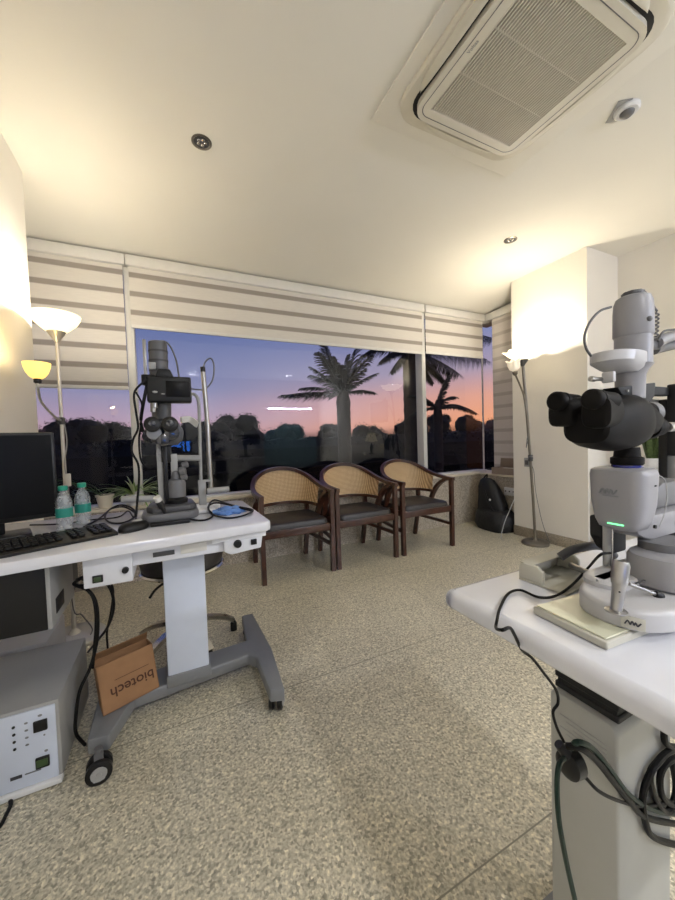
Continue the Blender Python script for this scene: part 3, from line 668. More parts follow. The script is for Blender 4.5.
# microscope head
b = MB()
b.prism([(-.075, 1.13), (-.07, 1.085), (-.03, 1.07), (.025, 1.07), (.045, 1.09), (.05, 1.13), (.03, 1.165), (-.045, 1.165)], 'y', 1.57, 1.70, .008, 2); b.build('microscope_body', 'dark_grey', t)
for px, py, r, mt in ((152, 424, .029, 'black_plastic'), (170, 424, .030, 'black_plastic')):
    p = S(px, py, 1.50); e = MB(); e.rev(p, (0, 1, -.08), [(.0, r * .55), (.002, r * .8), (.006, r), (.03, r), (.034, r * .9), (.09, r * .85)], 28)
    eo = e.build('eyepiece', mt, t)
    MB().rev(p + Vector((0, .004, 0)), (0, -1, 0), [(.0, r * .54), (.004, r * .45), (.0055, 0)], 24).build('eyepiece_lens', 'glass_dark', eo)
for px, py, r in ((154, 433, .026), (172, 433, .027), (163, 440, .024)):
    MB().rev(S(px, py, 1.525), (0, 1, 0), [(0, r * .7), (.002, r), (.05, r)], 24).build('prism_housing', 'base_grey' if px < 160 else 'glass_dark', t)  # left housing grey-lit, others blue-lit: lighting put into the material colours
b = MB(); b.box(S(157, 503 - 40, 1.60), S(171, 440, 1.60) + Vector((0, .05, 0)), .004); b.build('magnification_block', 'black_plastic', t)
b = MB(); b.cyl(S(163, 420, 1.64), S(163, 398, 1.64), .032, seg=24, bev=.003); b.build('beam_splitter', 'dark_grey', t)
b = MB(); b.cyl(S(154, 408, 1.60), S(154, 402, 1.60), .014, seg=16, bev=.002); b.cyl(S(153, 412, 1.60), S(153, 408, 1.60), .010, seg=16); b.build('lever_knob', 'steel', t)
# camera
cm = MB(); p0 = S(147, 402, 1.56); p1 = S(191, 377, 1.56)
cm.box((p0.x, 1.56, p0.z), (p1.x, 1.615, p1.z), .008, 3)
q = S(164, 372, 1.56); cm.prism([(q.x - .034, p1.z - .005), (q.x - .022, q.z + .013), (q.x + .022, q.z + .013), (q.x + .036, p1.z - .005)], 'y', 1.562, 1.62, .004)
q = S(141, 378, 1.57); cm.box((q.x, 1.57, p1.z - .035), (q.x + .05, 1.61, p1.z + .006), .006)
co = cm.build('camera', 'black_plastic', t)
b = MB(); q = S(178, 389, 1.559); b.box((q.x - .045, 1.5585, q.z - .032), (q.x + .045, 1.562, q.z + .032), .002); b.build('camera_screen', 'screen_dark', co)
b = MB(); q = S(155, 392, 1.56); b.ball(q, (.010, .004, .005), 10); q = S(163, 394, 1.56); b.ball(q, (.008, .004, .003), 10); b.build('camera_buttons', 'unit_grey', co)
b = MB(); q = S(152, 366, 1.60); b.box((q.x - .012, 1.59, q.z - .014), (q.x + .014, 1.61, q.z + .014), .002); b.build('mount_label', 'unit_grey', t)
# illumination tower behind
q0 = S(158, 372, 1.66); q1 = S(157, 342, 1.66)
b = MB(); b.cyl((q0.x + .004, 1.66, 1.10), (q0.x + .004, 1.66, q1.z + .0), .036, seg=28, bev=.004); b.build('lamp_tower', 'mid_grey', t)
b = MB(); b.box((q0.x - .052, 1.65, 1.30), (q0.x - .040, 1.68, q1.z + .005), .002); b.build('tower_rail', 'steel', t)
b = MB()
for z in (1.38, 1.42, 1.46): b.rev((q0.x + .004, 1.66, z), (0, 0, 1), [(0, .038), (.008, .038)], 28)
b.build('cooling_rings', 'dark_grey', t)
# handles and head rest
for a_, c_ in (((121, 499.5, 1.62), (155, 498.5, 1.62)), ((207, 491, 1.75), (229, 489, 1.75))):
    MB().cyl(S(*a_), S(*c_), .0135, seg=16, bev=.003).build('hand_grip', 'unit_grey', t)
p = lambda x, y: S(x, y, 1.78)
b = MB(); b.tube([p(191, 394), p(195, 395), p(198.5, 402), p(199.5, 425), p(201, 482)], .0075, 12); b.tube([p(201, 458), p(172, 458)], .014, 10, 0); b.build('headrest_frame', 'unit_grey', t)
b = MB(); q = p(181, 420); r_ = p(198, 425); m_ = p(190, 420)
b.bar([q, m_ + Vector((0, .02, .004)), r_], .012, .028, sm=6); b.build('forehead_band', 'frame_white', t)
b = MB(); b.tube([p(203, 371), p(207.5, 425), p(211, 492)], .0105, 14, 0); b.build('chrome_rod', 'steel', t)
b = MB(); b.cyl(p(202.7, 367), p(203, 372), .0115, seg=14); b.build('rod_cap', 'black_plastic', t)
b = MB(); q0 = p(199, 503); q1 = p(205.5, 481); b.box((q0.x, 1.765, ZT + .02), (q1.x, 1.80, q1.z), .003); b.box((q0.x, 1.77, q1.z - .004), (q1.x + .03, 1.79, q1.z + .006), .002); b.build('headrest_bracket', 'unit_grey', t)
b = MB(); b.box((.02, 1.74, ZT + .0005), (.20, 1.82, ZT + .022), .006); b.box((.05, 1.66, ZT + .0005), (.17, 1.735, ZT + .018), .006); b.build('rail_base', 'white_plastic', t)
b = MB(); b.cyl(S(186, 503, 1.74), S(186, 510, 1.74), .02, seg=20, bev=.003); b.build('chin_knob', 'steel', t)
b = MB(); b.tube([p(203, 368), p(206, 361), p(211, 358.5), p(214, 366), p(212.5, 380), p(205, 389), p(196, 389.5), S(189, 388, 1.60)], .0035, 8)
b.tube([S(157, 343, 1.66), S(163, 341, 1.64), S(170, 346, 1.62), S(176, 360, 1.60), S(179, 377, 1.59)], .0035, 8)
b.build('lead', 'mid_grey', t)
b = MB(); b.tube([S(146, 380, 1.56), S(137, 388, 1.55), S(134, 396, 1.55), S(136, 412, 1.55), S(138, 428, 1.55), S(133, 440, 1.55), S(132, 452, 1.55), S(138, 464, 1.55), S(139, 480, 1.55), S(137, 505, 1.54), S(136, 517, 1.53)], .0042, 8)
b.tube([S(136, 392, 1.56), S(142, 405, 1.57), S(141, 425, 1.58), S(139, 440, 1.58), S(141, 460, 1.58), S(148, 468, 1.58), S(153, 466, 1.585)], .0035, 8)
b.bar([S(147, 385, 1.565), S(144, 400, 1.565), S(141, 420, 1.57), S(143, 432, 1.57)], .003, .012, sm=5); b.build('camera_strap', 'cable_black', t)
# cables and pouch on the left table
zc = ZT + .006
b = MB(); g = lambda x, y, z=zc: onZ(x, y, z)
b.tube([g(84, 527), g(100, 518), g(112, 508, zc + .02), g(122, 505, zc + .03), g(133, 509, zc + .02), g(134, 517), g(122, 523), g(109, 522), g(105, 516, zc + .01), g(111, 509, zc + .02), g(124, 507, zc + .02), g(135, 513), g(136, 520)], .0038, 8)
b.tube([g(30, 525), g(60, 524), g(90, 520), g(118, 517), g(128, 511, zc + .01), g(133, 517)], .003, 8)
tag(b.build('cable_coil', 'cable_black'), 'black cable coiled on the left table behind the mouse', 'cable')
b = MB(); b.tube([g(183, 512), g(190, 519), g(205, 520, zc + .002), g(213, 515), g(208, 508, zc + .02), g(214, 500, zc + .03), g(228, 504, zc + .025), g(240, 507, zc + .01), g(253, 510, zc), g(245, 515), g(228, 518), g(212, 514, zc), g(209, 506, zc + .02), g(220, 503, zc + .03), g(252, 511, zc)], .0038, 8)
tag(b.build('lead_coil', 'cable_black'), 'black lead looped over the blue pouch on the left table', 'cable')
b = MB(); c_ = g(229, 512)
bm = bmesh.new(); bmesh.ops.create_icosphere(bm, subdivisions=4, radius=1)
from mathutils import noise as NZ
for v in bm.verts:
    k = 1 + .35 * NZ.noise(v.co * 2.3) + .15 * NZ.noise(v.co * 6)
    v.co = Vector((v.co.x * .068 * k, v.co.y * .05 * k, max(-.0, v.co.z) * .028 * k)) + Vector((c_.x, c_.y + .01, ZT + .0005))
b.addbm(bm); tag(b.build('plastic_pouch', 'blue_film'), 'crumpled blue plastic pouch under a black lead at the table corner', 'plastic pouch')

# plants on sill
def blade(mb, base, d, L, w_, droop, n=9, th=.0012):
    d = Vector(d).normalized(); side = d.cross(Vector((0, 0, 1))).normalized(); top = []; P = Vector(base); v = d.copy()
    for i in range(n + 1):
        k = i / n; ww = w_ * (math.sin(PI * min(1, .18 + k * .82)) ** .7) * (1 if k < .98 else .1)
        top.append((P.copy(), ww)); v = (v + Vector((0, 0, -droop / n))).normalized(); P = P + v * L / n
    vv = []; ff = []
    for p_, ww in top: vv += [p_ - side * ww / 2, p_ + Vector((0, 0, -ww * .15)), p_ + side * ww / 2]
    m_ = len(vv); vv += [q_ - Vector((0, 0, th)) for q_ in vv]
    for i in range(n):
        for k in (0, 1):
            a = i * 3 + k; ff += [(a, a + 1, a + 4, a + 3), (m_ + a, m_ + a + 3, m_ + a + 4, m_ + a + 1)]
    mb.add(vv, ff)
def pot(t, x, y, z, r, h, m_='pot_beige'):
    MB().rev((x, y, z), (0, 0, 1), [(0, r * .72), (h * .85, r * .95), (h * .87, r * 1.04), (h, r * 1.04), (h, r * .92), (h * .9, r * .9), (h * .88, 0)], 32).build('pot', m_, t)
    MB().rev((x, y, z + h * .88), (0, 0, 1), [(0, r * .88), (.004, r * .85)], 24).build('soil', 'soil', t)
x, y = -.475, 3.19
t = thing('potted_plant', 'wiry drooping plant in a beige pot on the sill, left of the spider plant', 'potted plant', (x, y, .6)); pot(t, x, y, .6, .06, .10)
b = MB(); random.seed(3)
for k in range(5): b.tube([(x, y, .68), (x - .08 - .05 * k, y - .03 * (k % 3), .78 + .015 * k), (x - .2 - .06 * k, y - .05 * (k % 2), .80), (x - .32 - .03 * k, y - .05, .77)], .002, 5)
for k in range(22): blade(b, (x - .25 - random.uniform(-.12, .16), y - random.uniform(0, .08), .70 + random.uniform(0, .08)), (random.uniform(-1, 1), random.uniform(-1, .3), random.uniform(.1, 1)), random.uniform(.06, .12), .009, 1.2, 5)
b.build('foliage', 'leaf_dark', t)
x, y = -.275, 3.17
t = thing('spider_plant', 'spider plant with striped arching leaves on the sill behind the slit lamp', 'potted plant', (x, y, .6)); pot(t, x, y, .6, .055, .09, 'white_plastic')
b = MB(); b2 = MB()
for k in range(46):
    a = k * 2.4; el = random.uniform(.35, 1.6); d = (math.cos(a), math.sin(a) * .7 - .15, el)
    (b if k % 3 else b2).__class__; blade(b if k % 3 else b2, (x + .01 * math.cos(a), y + .01 * math.sin(a), .68), d, random.uniform(.16, .28), .014, random.uniform(.9, 1.8), 9)
b.build('leaves', 'leaf_green', t); b2.build('pale_leaves', 'leaf_pale', t)

# ================================================================ FLOOR CLUTTER LEFT
t = thing('cardboard_box', 'brown cardboard box leaning on the wheeled base of the left table', 'box', (-.17, 1.5, .107))
M = Matrix.Translation((-.262, 1.478, .106)) @ Matrix.Rotation(.30, 4, 'Z') @ Matrix.Rotation(-.07, 4, 'Y') @ Matrix.Rotation(-.16, 4, 'X')
W_, D_, HH = .188, .085, .172
b = MB(); b.box((0, 0, 0), (W_, .003, HH), M=M); b.box((0, D_ - .003, 0), (W_, D_, HH + .0), M=M); b.box((0, 0, 0), (.003, D_, HH), M=M); b.box((W_ - .003, 0, 0), (W_, D_, HH), M=M); b.box((0, 0, 0), (W_, D_, .003), M=M); b.build('box_body', 'cardboard', t)
b = MB(); b.add([(0, D_, HH), (W_, D_, HH), (W_, D_ - .03, HH + .03), (0, D_ - .03, HH + .03), (0, D_ + .003, HH), (W_, D_ + .003, HH), (W_, D_ - .027, HH + .032), (0, D_ - .027, HH + .032)], [(0, 1, 2, 3), (7, 6, 5, 4), (0, 4, 5, 1), (2, 6, 7, 3), (1, 5, 6, 2), (3, 7, 4, 0)], M); b.build('flap', 'cardboard', t)
TM = M @ frame((.104, -.0008, .064), (-1, 0, 0), (0, 0, -1))
text('printed_word', 'biotech', .049, 'cardboard_ink', t, TM, bold=.0004)
MB().box((.05, -.0012, .102), (.165, .001, .1035), M=M).build('printed_line', 'cardboard_ink', t)
# stool
sx_, sy_ = .030, 2.02
t = thing('swivel_stool', 'black swivel stool with chrome footed base behind the left table', 'stool', (sx_, sy_, 0))
MB().rev((sx_, sy_, 0), (0, 0, 1), [(.43, .17), (.44, .195), (.48, .205), (.515, .195), (.53, .15), (.532, 0)], 40).build('seat', 'leather', t)
MB().rev((sx_, sy_, 0), (0, 0, 1), [(.42, .18), (.418, .2), (.428, .208), (.435, .2)], 40).build('seat_rim', 'chrome', t)
MB().rev((sx_, sy_, 0), (0, 0, 1), [(.10, .03), (.28, .03), (.282, .018), (.42, .018), (.425, .06)], 20).build('gas_lift', 'black_plastic', t)
MB().tube([(sx_ - .04, sy_ - .05, .40), (sx_ - .12, sy_ - .14, .385), (sx_ - .15, sy_ - .19, .365)], .006, 8).build('height_lever', 'black_plastic', t)
for k in range(5):
    a = k * 2 * PI / 5 + .1; d = Vector((math.cos(a), math.sin(a), 0)); c0 = Vector((sx_, sy_, 0))
    lg = MB().bar([c0 + d * .03 + Vector((0, 0, .12)), c0 + d * .12 + Vector((0, 0, .115)), c0 + d * .2 + Vector((0, 0, .09)), c0 + d * .25 + Vector((0, 0, .06))], .032, .022, sm=5).build('leg', 'chrome', t)
    MB().rev(c0 + d * .25 + Vector((0, 0, .0)), (0, 0, 1), [(0, .018), (.04, .018), (.055, .01)], 14).build('glide', 'black_plastic', lg)
# hanging cables
def cable(name, pts, r, m_, label, cat='cable', group=None):
    b = MB()
    for p_ in pts: b.tube(p_, r, 8)
    return tag(b.build(name, m_), label, cat, group)
h = lambda x, y, Y=1.45: onY(x, y, Y)
fl = lambda x, y, z=.006: onZ(x, y, z)
cable('power_cable', [[(-.30, 1.40, .64), h(84, 577, 1.42), h(74, 583, 1.46), h(78, 586, 1.44), h(90, 592, 1.42), h(97, 608, 1.42), h(97, 640, 1.44), h(90, 668, 1.44), h(80, 690, 1.43), h(76, 715, 1.44), h(76, 733, 1.48), fl(85, 745)]], .0055, 'cable_black', 'thick black cable hanging down beside the grey power unit')
cable('power_cable', [[(-.285, 1.39, .64), h(94, 576, 1.40), h(88, 584, 1.42), h(76, 586, 1.45), h(84, 588, 1.44), h(93, 598, 1.43), h(96, 620, 1.43), h(94, 650, 1.44), h(93, 668, 1.45)]], .0045, 'cable_black', 'thinner black cable running beside the thick one under the left table')
cable('power_cable', [[(-.24, 1.40, .638), h(108, 585, 1.44), h(113, 597, 1.46), h(113, 612, 1.5), h(107, 628, 1.6), h(98, 640, 1.75), fl(88, 652)]], .005, 'cable_black', 'black cable curving from the switch box down to the floor behind the carton')
cable('power_cable', [[(-.22, 1.42, .638), h(113, 590, 1.55), h(111, 612, 1.6), h(107, 632, 1.65), h(108, 652, 1.7)]], .004, 'cable_black', 'straight black cable dropping behind the cardboard box')
cable('lamp_cord', [[(-.52, 2.37, .9), h(72, 600, 2.3), h(82, 615, 2.25), h(92, 628, 2.2), fl(90, 636)]], .003, 'mid_grey', 'thin grey cord drooping beside the base of the left floor lamp', 'cord')
cable('floor_cable', [[fl(-6, 798), fl(6, 796), fl(11, 803), fl(6, 815), fl(0, 826), fl(-10, 834)]], .0055, 'cable_black', 'black cable end on the floor in front of the grey power unit')
# ================================================================ RIGHT TABLE
ZR = .80
t = thing('instrument_table', 'white round-edged instrument table on a boxy lift column, nearest the viewer at right', 'table', (.74, .38, 0))
b = MB(); pl = rounded(.955, .158, .517, .329, .014, 6); b.prism(pl, 'z', ZR - .036, ZR, .013, 4); b.build('tabletop', 'table_white', t)
b = MB(); b.prism([(.318, .0), (.436, .0), (.436, .568), (.425, .576), (.33, .576), (.318, .565)], 'x', .653, .835, .006, 2); b.build('column', 'column_grey', t)
b = MB()
for k in range(9): b.box((.664, .322 + .0, .577 + k * .0208), (.82, .432, .577 + k * .0208 + .012), .002, 1); b.box((.668, .326, .577 + k * .0208 + .010), (.816, .428, .577 + (k + 1) * .0208))
b.build('bellows', 'black_matte', t)
b = MB()
for k in range(7):
    b.box((.6520, .335, .535 - k * .008), (.6535, .415 - .012 * (k % 3), .5365 - k * .008))
b.build('printed_notice', 'unit_grey', t)
b = MB(); b.box((.60, .20, 0), (.90, .50, .02), .006); b.build('foot_plate', 'base_grey', t)
b = MB(); b.box((.652, .37, .06), (.6535, .43, .10)); b.build('rating_label', 'paper', t)

# ================================================================ RIGHT SLIT LAMP
t = thing('slit_lamp', 'large pale grey slit lamp microscope with black binocular head on the right table', 'slit lamp microscope', (.66, .33, ZR))
T = lambda x, y, Y=.35: onY(x, y, Y)
# friction plate
zp = ZR + .0005
A = [Vector((.490, .352, ZR)), Vector((.484, .247, ZR)), Vector((.60, .240, ZR)), Vector((.60, .345, ZR))]
b = MB(); b.prism([(p.x, p.y) for p in A], 'z', zp, ZR + .012, .002, 1); b.build('friction_plate', 'device_beige', t)
b = MB(); c_ = sum(A, Vector()) / 4; b.prism([((p.x - c_.x) * .93 + c_.x, (p.y - c_.y) * .93 + c_.y) for p in A], 'z', ZR + .012, ZR + .0145, .001, 1); b.build('glide_surface', 'plate_cream', t)
# rail cover: open trough with end caps and a shaft running to the base
M = frame(Vector((.588, .402, ZR)), (1, .06, 0), (-.06, 1, 0)); L_ = .125; w_ = .046
b = MB(); b.box((0, -.040, .0005), (L_, w_, .004), .001, M=M); b.build('rail_tray', 'device_beige', t)
for x0 in (0, L_ - .008): MB().prism([(0, .004), (w_, .004), (w_, .028), (w_ - .008, .034), (.010, .034), (0, .026)], 'x', x0, x0 + .008, .002, 2, M=M).build('tray_end', 'device_beige', t)
b = MB(); b.box((.008, w_ - .006, .004), (L_ - .008, w_, .032), .001, M=M); b.box((.004, .020, .0315), (L_ - .004, w_, .0345), .001, M=M); b.build('tray_wall', 'device_beige', t)
b = MB(); b.cyl(onZ(571, 565, ZR + .018), Vector((.655, .335, ZR + .022)), .0055, seg=16); b.build('axle', 'steel', t)
# base body: rounded drum lying over the plate
def sup2(cx, cy, hx, hy, z, n=48, p=2.4):
    out = []
    for k in range(n):
        a = 2 * PI * k / n; ca, sa = math.cos(a), math.sin(a)
        out.append((cx + hx * abs(ca) ** (2 / p) * (1 if ca > 0 else -1), cy + hy * abs(sa) ** (2 / p) * (1 if sa > 0 else -1), z))
    return out
hY = .30
def wr(px, py, Y, w):
    """true half width of something w pixels wide at that point"""
    q = T(px, py, Y); c2 = RM.transposed() @ (q - CAM); return w / 2 * c2.z / F * c2.z / math.hypot(c2.x, c2.z)
bc = (.642, .273)
def drum(mb, cx, cy, prof, hx, hy, p=2.5): mb.loft([sup2(cx, cy, hx - i, hy - i, z, 64, p) for z, i in prof])
b = MB(); drum(b, bc[0], bc[1], ((ZR + .0145, .002), (ZR + .016, 0), (ZR + .036, 0), (ZR + .040, .0015), (ZR + .042, .005), (ZR + .0425, .010)), .114, .064); b.build('base', 'device_light', t)
b = MB(); b.loft([[(x, y, z) for x, y in rounded(.675, .306, .105 - i, .030 - i, .028)] for z, i in ((ZR + .042, 0), (ZR + .049, .0), (ZR + .053, .003), (ZR + .054, .009))]); b.build('carriage_plate', 'device_light', t)
def logo(origin, x, y, s, name, m_='logo_dark'):
    M_ = frame(origin, x, y); g_ = MB()
    pts = [(-1.0, -.30), (-.80, .15), (-.62, .30), (-.46, -.02), (-.34, -.24), (-.16, .26), (-.04, .22), (.10, -.22), (.30, .24), (.44, -.16), (.58, -.24), (.74, -.02), (.92, .26)]
    g_.bar([(a * s, c2 * s, 0) for a, c2 in pts], s * .17, .0012, up=(0, 0, 1), sm=3, M=M_)
    return g_.build(name, m_, t)
# joystick
jp = onZ(618, 613, ZR + .0425); kY = jp.y + .004; jp = Vector((jp.x + .004, kY, ZR + .0425)); jt = T(621.5, 561, kY)
ax_ = (jt - jp).normalized(); Lj = (jt - jp).length; wj = wr(621, 590, kY, 18.5)
b = MB(); b.rev(jp - Vector((0, 0, .001)), (0, 0, 1), [(0, wj * 1.3), (.002, wj * 1.3), (.003, wj * .95)], 28); b.build('joystick_socket', 'steel', t)
b = MB(); b.rev(jp, ax_, [(0, wj * .66), (Lj * .1, wj * .70), (Lj * .52, wj * .82), (Lj * .55, wj * .95), (Lj * .6, wj), (Lj * .93, wj * 1.02), (Lj, wj * .85), (Lj, 0)], 32); b.build('joystick', 'steel', t)
q = jp + ax_ * Lj * .42; b = MB(); b.ball(q + Vector((-.82, -.56, 0)) * wj * .74, .0013, 8); b.build('joystick_button', 'black_plastic', t)
q0 = T(629, 584, kY + .01); q1 = T(655, 594, kY - .004)
b = MB(); b.cyl(q0, q1, .0024, seg=12); b.build('lock_rod', 'steel', t)
b = MB(); dd = (q1 - q0).normalized(); b.rev(q1, dd, [(0, .004), (.002, .0050), (.010, .0052), (.012, .004)], 20); b.build('lock_knob', 'black_plastic', t)
b = MB(); b.box((.60, .268, ZR + .0538), (.72, .2705, ZR + .0552)); b.build('scale_line', 'dark_grey', t)
# turret block behind the joystick
b = MB(); drum(b, .680, .262, ((ZR + .044, .003), (ZR + .047, 0), (ZR + .083, 0), (ZR + .088, .003), (ZR + .090, .010)), .056, .046); b.build('turret_block', 'device_grey', t)
b = MB(); drum(b, .70, .275, ((ZR + .0895, 0), (ZR + .102, 0)), .038, .030); b.build('turret_neck', 'mid_grey', t)
b = MB(); b.prism([(.634, .930), (.648, .914), (.67, .905), (.69, .9005), (.84, .9005), (.84, .940), (.640, .940)], 'y', .285, .335, .004, 2); b.build('microscope_arm', 'device_grey', t)
b = MB(); b.prism([(.70, .9405), (.84, .9405), (.84, .985), (.76, .985), (.72, .97)], 'y', .30, .355, .006); b.build('arm_block', 'mid_grey', t)
b = MB(); b.rev((.69, .285, .922), (0, -1, 0), [(0, .003), (.003, .003)], 12); b.build('scale_screw', 'black_plastic', t)
b = MB(); b.rev((.765, .285, .918), (0, -1, 0), [(0, .006), (.005, .005)], 14); b.build('scale_knob', 'black_plastic', t)
q = T(607, 560, .33); b = MB(); b.cyl((q.x, .33, ZR + .05), (q.x, .33, .92), wr(607, 545, .33, 9), seg=20); b.build('support_post', 'unit_grey', t)
q = T(612.5, 552, .318); b = MB(); b.cyl((q.x, .318, ZR + .05), (q.x, .318, .93), .0012, seg=10); b.build('guide_rod', 'chrome', t)
b = MB(); b.prism([(.66, .895), (.68, .87), (.70, .858), (.74, .858), (.74, .93), (.66, .93)], 'y', .345, .365, .004); b.build('dark_bracket', 'black_matte', t)
# imaging housing (tapered rounded box facing the examiner)
hX = T(623, 495, hY).x
def hr(z, hx, hy, p=4.2): return sup2(hX, hY, hx, hy, z, 64, p)
z0, z1 = T(600, 534, hY).z, T(620, 468, hY).z
b = MB(); b.loft([hr(z0, .018, .020), hr(z0 + .003, .023, .027), hr(z0 + .014, .026, .032), hr(z0 + .04, .029, .0365), hr(z1 - .010, .031, .0385), hr(z1 - .0025, .030, .037), hr(z1, .026, .033)]); b.build('imaging_housing', 'device_grey', t, angle=50)
fx = Vector((0, -1, 0)); fxx = hX - .0303
logo(Vector((fxx - .0006, hY + .005, z0 + .060)), fx, (0, 0, 1), .0125, 'maker_emblem', 'text_grey')
MB().box((fxx - .0010, hY - .008, z0 + .0530), (fxx + .0008, hY + .013, z0 + .0536)).build('emblem_text', 'text_grey', t)
MB().box((hX - .0272, hY - .013, z0 + .0090), (hX - .0235, hY + .009, z0 + .0112), .001, M=None).build('status_light', 'green_light', t)
MB().box((hX + .004, hY - .0392, z1 - .026), (hX + .009, hY - .036, z1 - .0235), .0008).build('side_port', 'black_plastic', t)
# focus rings
q = T(627, 462, hY); rr = wr(627, 462, hY, 35); zr0 = z1 - .001
b = MB(); b.rev((q.x, hY, zr0 + .0050), (0, 0, 1), [(0, rr * .92), (.002, rr), (.011, rr), (.013, rr * .82), (.027, rr * .76)], 36); b.build('focus_ring', 'black_satin', t)
b = MB(); b.rev((q.x, hY, zr0), (0, 0, 1), [(0, rr * .95), (.0050, rr * .95)], 36); b.build('coated_lens_ring', 'blue_coating', t)
# binocular head: lofted along +X
def sx_(X, zc_, hy, hz, p=2.6, cy=None, n=48):
    out = []
    for k in range(n):
        a = 2 * PI * k / n; ca, sa = math.cos(a), math.sin(a)
        out.append((X, (cy or hY) + hy * abs(ca) ** (2 / p) * (1 if ca > 0 else -1), zc_ + hz * abs(sa) ** (2 / p) * (1 if sa > 0 else -1)))
    return out
X0 = T(588, 420, hY).x; zc0 = T(605, 424, hY).z
b = MB(); b.loft([sx_(X0 - .010, zc0 - .002, .026, .017, 3), sx_(X0 - .006, zc0 - .003, .031, .024, 3), sx_(X0 + .012, zc0 - .004, .033, .030, 3), sx_(X0 + .030, zc0 - .002, .034, .036, 2.6), sx_(X0 + .052, zc0, .037, .041, 2.5), sx_(X0 + .085, zc0 + .003, .037, .041, 2.8), sx_(X0 + .11, zc0 + .003, .033, .036), sx_(X0 + .128, zc0 + .002, .026, .028), sx_(X0 + .130, zc0 + .002, .01, .01)]); b.build('binocular_body', 'black_satin', t, angle=30)
for nm, (px, py, Y, r) in (('far', (554.5, 401, .329, 15.5)), ('near', (590, 399, .271, 17.5))):
    c0 = T(px, py, Y); r = wr(px, py, Y, r * 1.45); dd = Vector((1, .02, -.03)).normalized(); e = MB()
    e.rev(c0, dd, [(0, r * .62), (.0008, r * .86), (.003, r), (.010, r * 1.02), (.011, r * .93), (.014, r * .93), (.015, r * 1.0), (.020, r), (.0215, r * .9), (.052, r * .88)], 40)
    eo = e.build('eyepiece', 'black_satin', t)
    MB().rev(c0 + dd * .005, -dd, [(0, r * .80), (.001, r * .6), (.0022, 0)], 28).build('eyepiece_lens', 'glass_dark', eo)
    b = MB(); x_ = c0.x + .014
    b.loft([sx_(x_ - .004, c0.z - .019, .015, .016, 3.4, Y), sx_(x_ - .001, c0.z - .018, .018, .020, 3.4, Y), sx_(x_ + .025, c0.z - .017, .020, .022, 3.0, (Y * 2 + hY) / 3), sx_(x_ + .06, c0.z - .018, .018, .022, 3.0, (Y + hY) / 2)]); b.build('prism_arm', 'black_satin', t, angle=50)
b = MB(); q = T(654, 427, hY); b.rev(q - Vector((.02, 0, 0)), (1, 0, 0), [(0, .018), (.010, .019), (.012, .0155), (.034, .015), (.035, .012)], 32); b.build('objective', 'black_satin', t)
b = MB(); q = T(650, 413, hY + .010); b.rev(q - Vector((.012, 0, 0)), (1, 0, 0), [(0, .018), (.016, .019), (.020, .016)], 32); b.build('magnification_drum', 'mid_grey', t)
b = MB(); b.loft([sx_(X0 + .120, zc0 + .004, .024, .026, 2.5), sx_(X0 + .150, zc0 + .004, .022, .024, 2.5), sx_(T(652, 427, hY).x, zc0, .016, .018, 2.5)]); b.build('rear_mount', 'black_satin', t)
b = MB(); b.rev(T(668, 427, hY), (1, 0, 0), [(-.004, .008), (.025, .008)], 24); b.build('objective_tip', 'steel', t)
p_ = [T(*a, hY - .010) for a in ((618, 387), (656, 382.5), (655, 396), (648, 406), (640, 408), (622, 394))]
b = MB(); b.prism([(q_.x, q_.z) for q_ in p_], 'y', hY - .010, hY + .012, .002); b.build('head_bracket', 'black_matte', t)
for px, py in ((627, 391), (636, 400)): MB().rev(T(px, py, hY - .0105), (0, -1, .1), [(0, .0019), (.002, .0017)], 10).build('bracket_screw', 'steel', t)
# neck, flange and camera tower
def zz(py, px=632): return T(px, py, hY).z
nX = T(630, 380, hY).x; wn = wr(630, 380, hY, 31)
b = MB(); b.rev((nX, hY, 0), (0, 0, 1), [(zz(399), wn), (zz(376), wn * 1.04), (zz(371), wn * 1.2), (zz(366), wn * 1.55)], 40); b.build('tower_neck', 'device_grey', t)
fX = T(618, 358, hY).x
b = MB(); b.loft([sup2(fX + dx, hY, hx, hy, z, 56, 2.2) for z, hx, hy, dx in ((zz(372, 615), .022, .017, .014), (zz(368, 615), .036, .024, .009), (zz(363, 615), .047, .029, 0), (zz(354, 615), .047, .029, 0), (zz(353, 615), .043, .026, .002))]); b.build('flange', 'device_light', t)
tX = T(633, 340, hY).x; wt = wr(633, 330, hY, 43)
b = MB(); b.rev((tX, hY, 0), (0, 0, 1), [(zz(366), wt * .93), (zz(334), wt * .93)], 48); b.build('tower_skirt', 'device_grey', t)
b = MB(); b.rev((tX, hY, 0), (0, 0, 1), [(zz(337), wt * .95), (zz(335.5), wt), (zz(312), wt * .99), (zz(303), wt * .95), (zz(298), wt * .84), (zz(296.5), wt * .68), (zz(296.5), 0)], 56); b.build('camera_tower', 'device_grey', t)
b = MB(); b.prism([(tX + wt * .58 * math.cos(a), hY + wt * .58 * math.sin(a)) for a in [k * PI / 4 + .4 for k in range(8)]], 'z', zz(297), zz(292), .0012); b.build('tower_cap', 'dark_grey', t)
b = MB(); q = Vector((tX, hY, zz(324))) + Vector((-.30, -.95, 0)) * wt; b.ball(q, (.005, .0035, .004), 14); b.build('tower_button', 'mid_grey', t)
q0 = T(593, 379, hY); b = MB(); b.cyl(q0, T(612, 379, hY), .0028, seg=14); b.build('filter_lever', 'steel', t)
b = MB(); b.rev(q0, (1, 0, 0), [(-.007, .002), (-.006, .0038), (.003, .0038), (.005, .002)], 20); b.build('filter_knob', 'steel', t)
q = T(612, 378, hY - .014); b = MB(); b.box((q.x, hY - .016, zz(384, 614)), (q.x + .007, hY + .0, zz(374, 614)), .0015); b.build('lever_block', 'device_light', t)
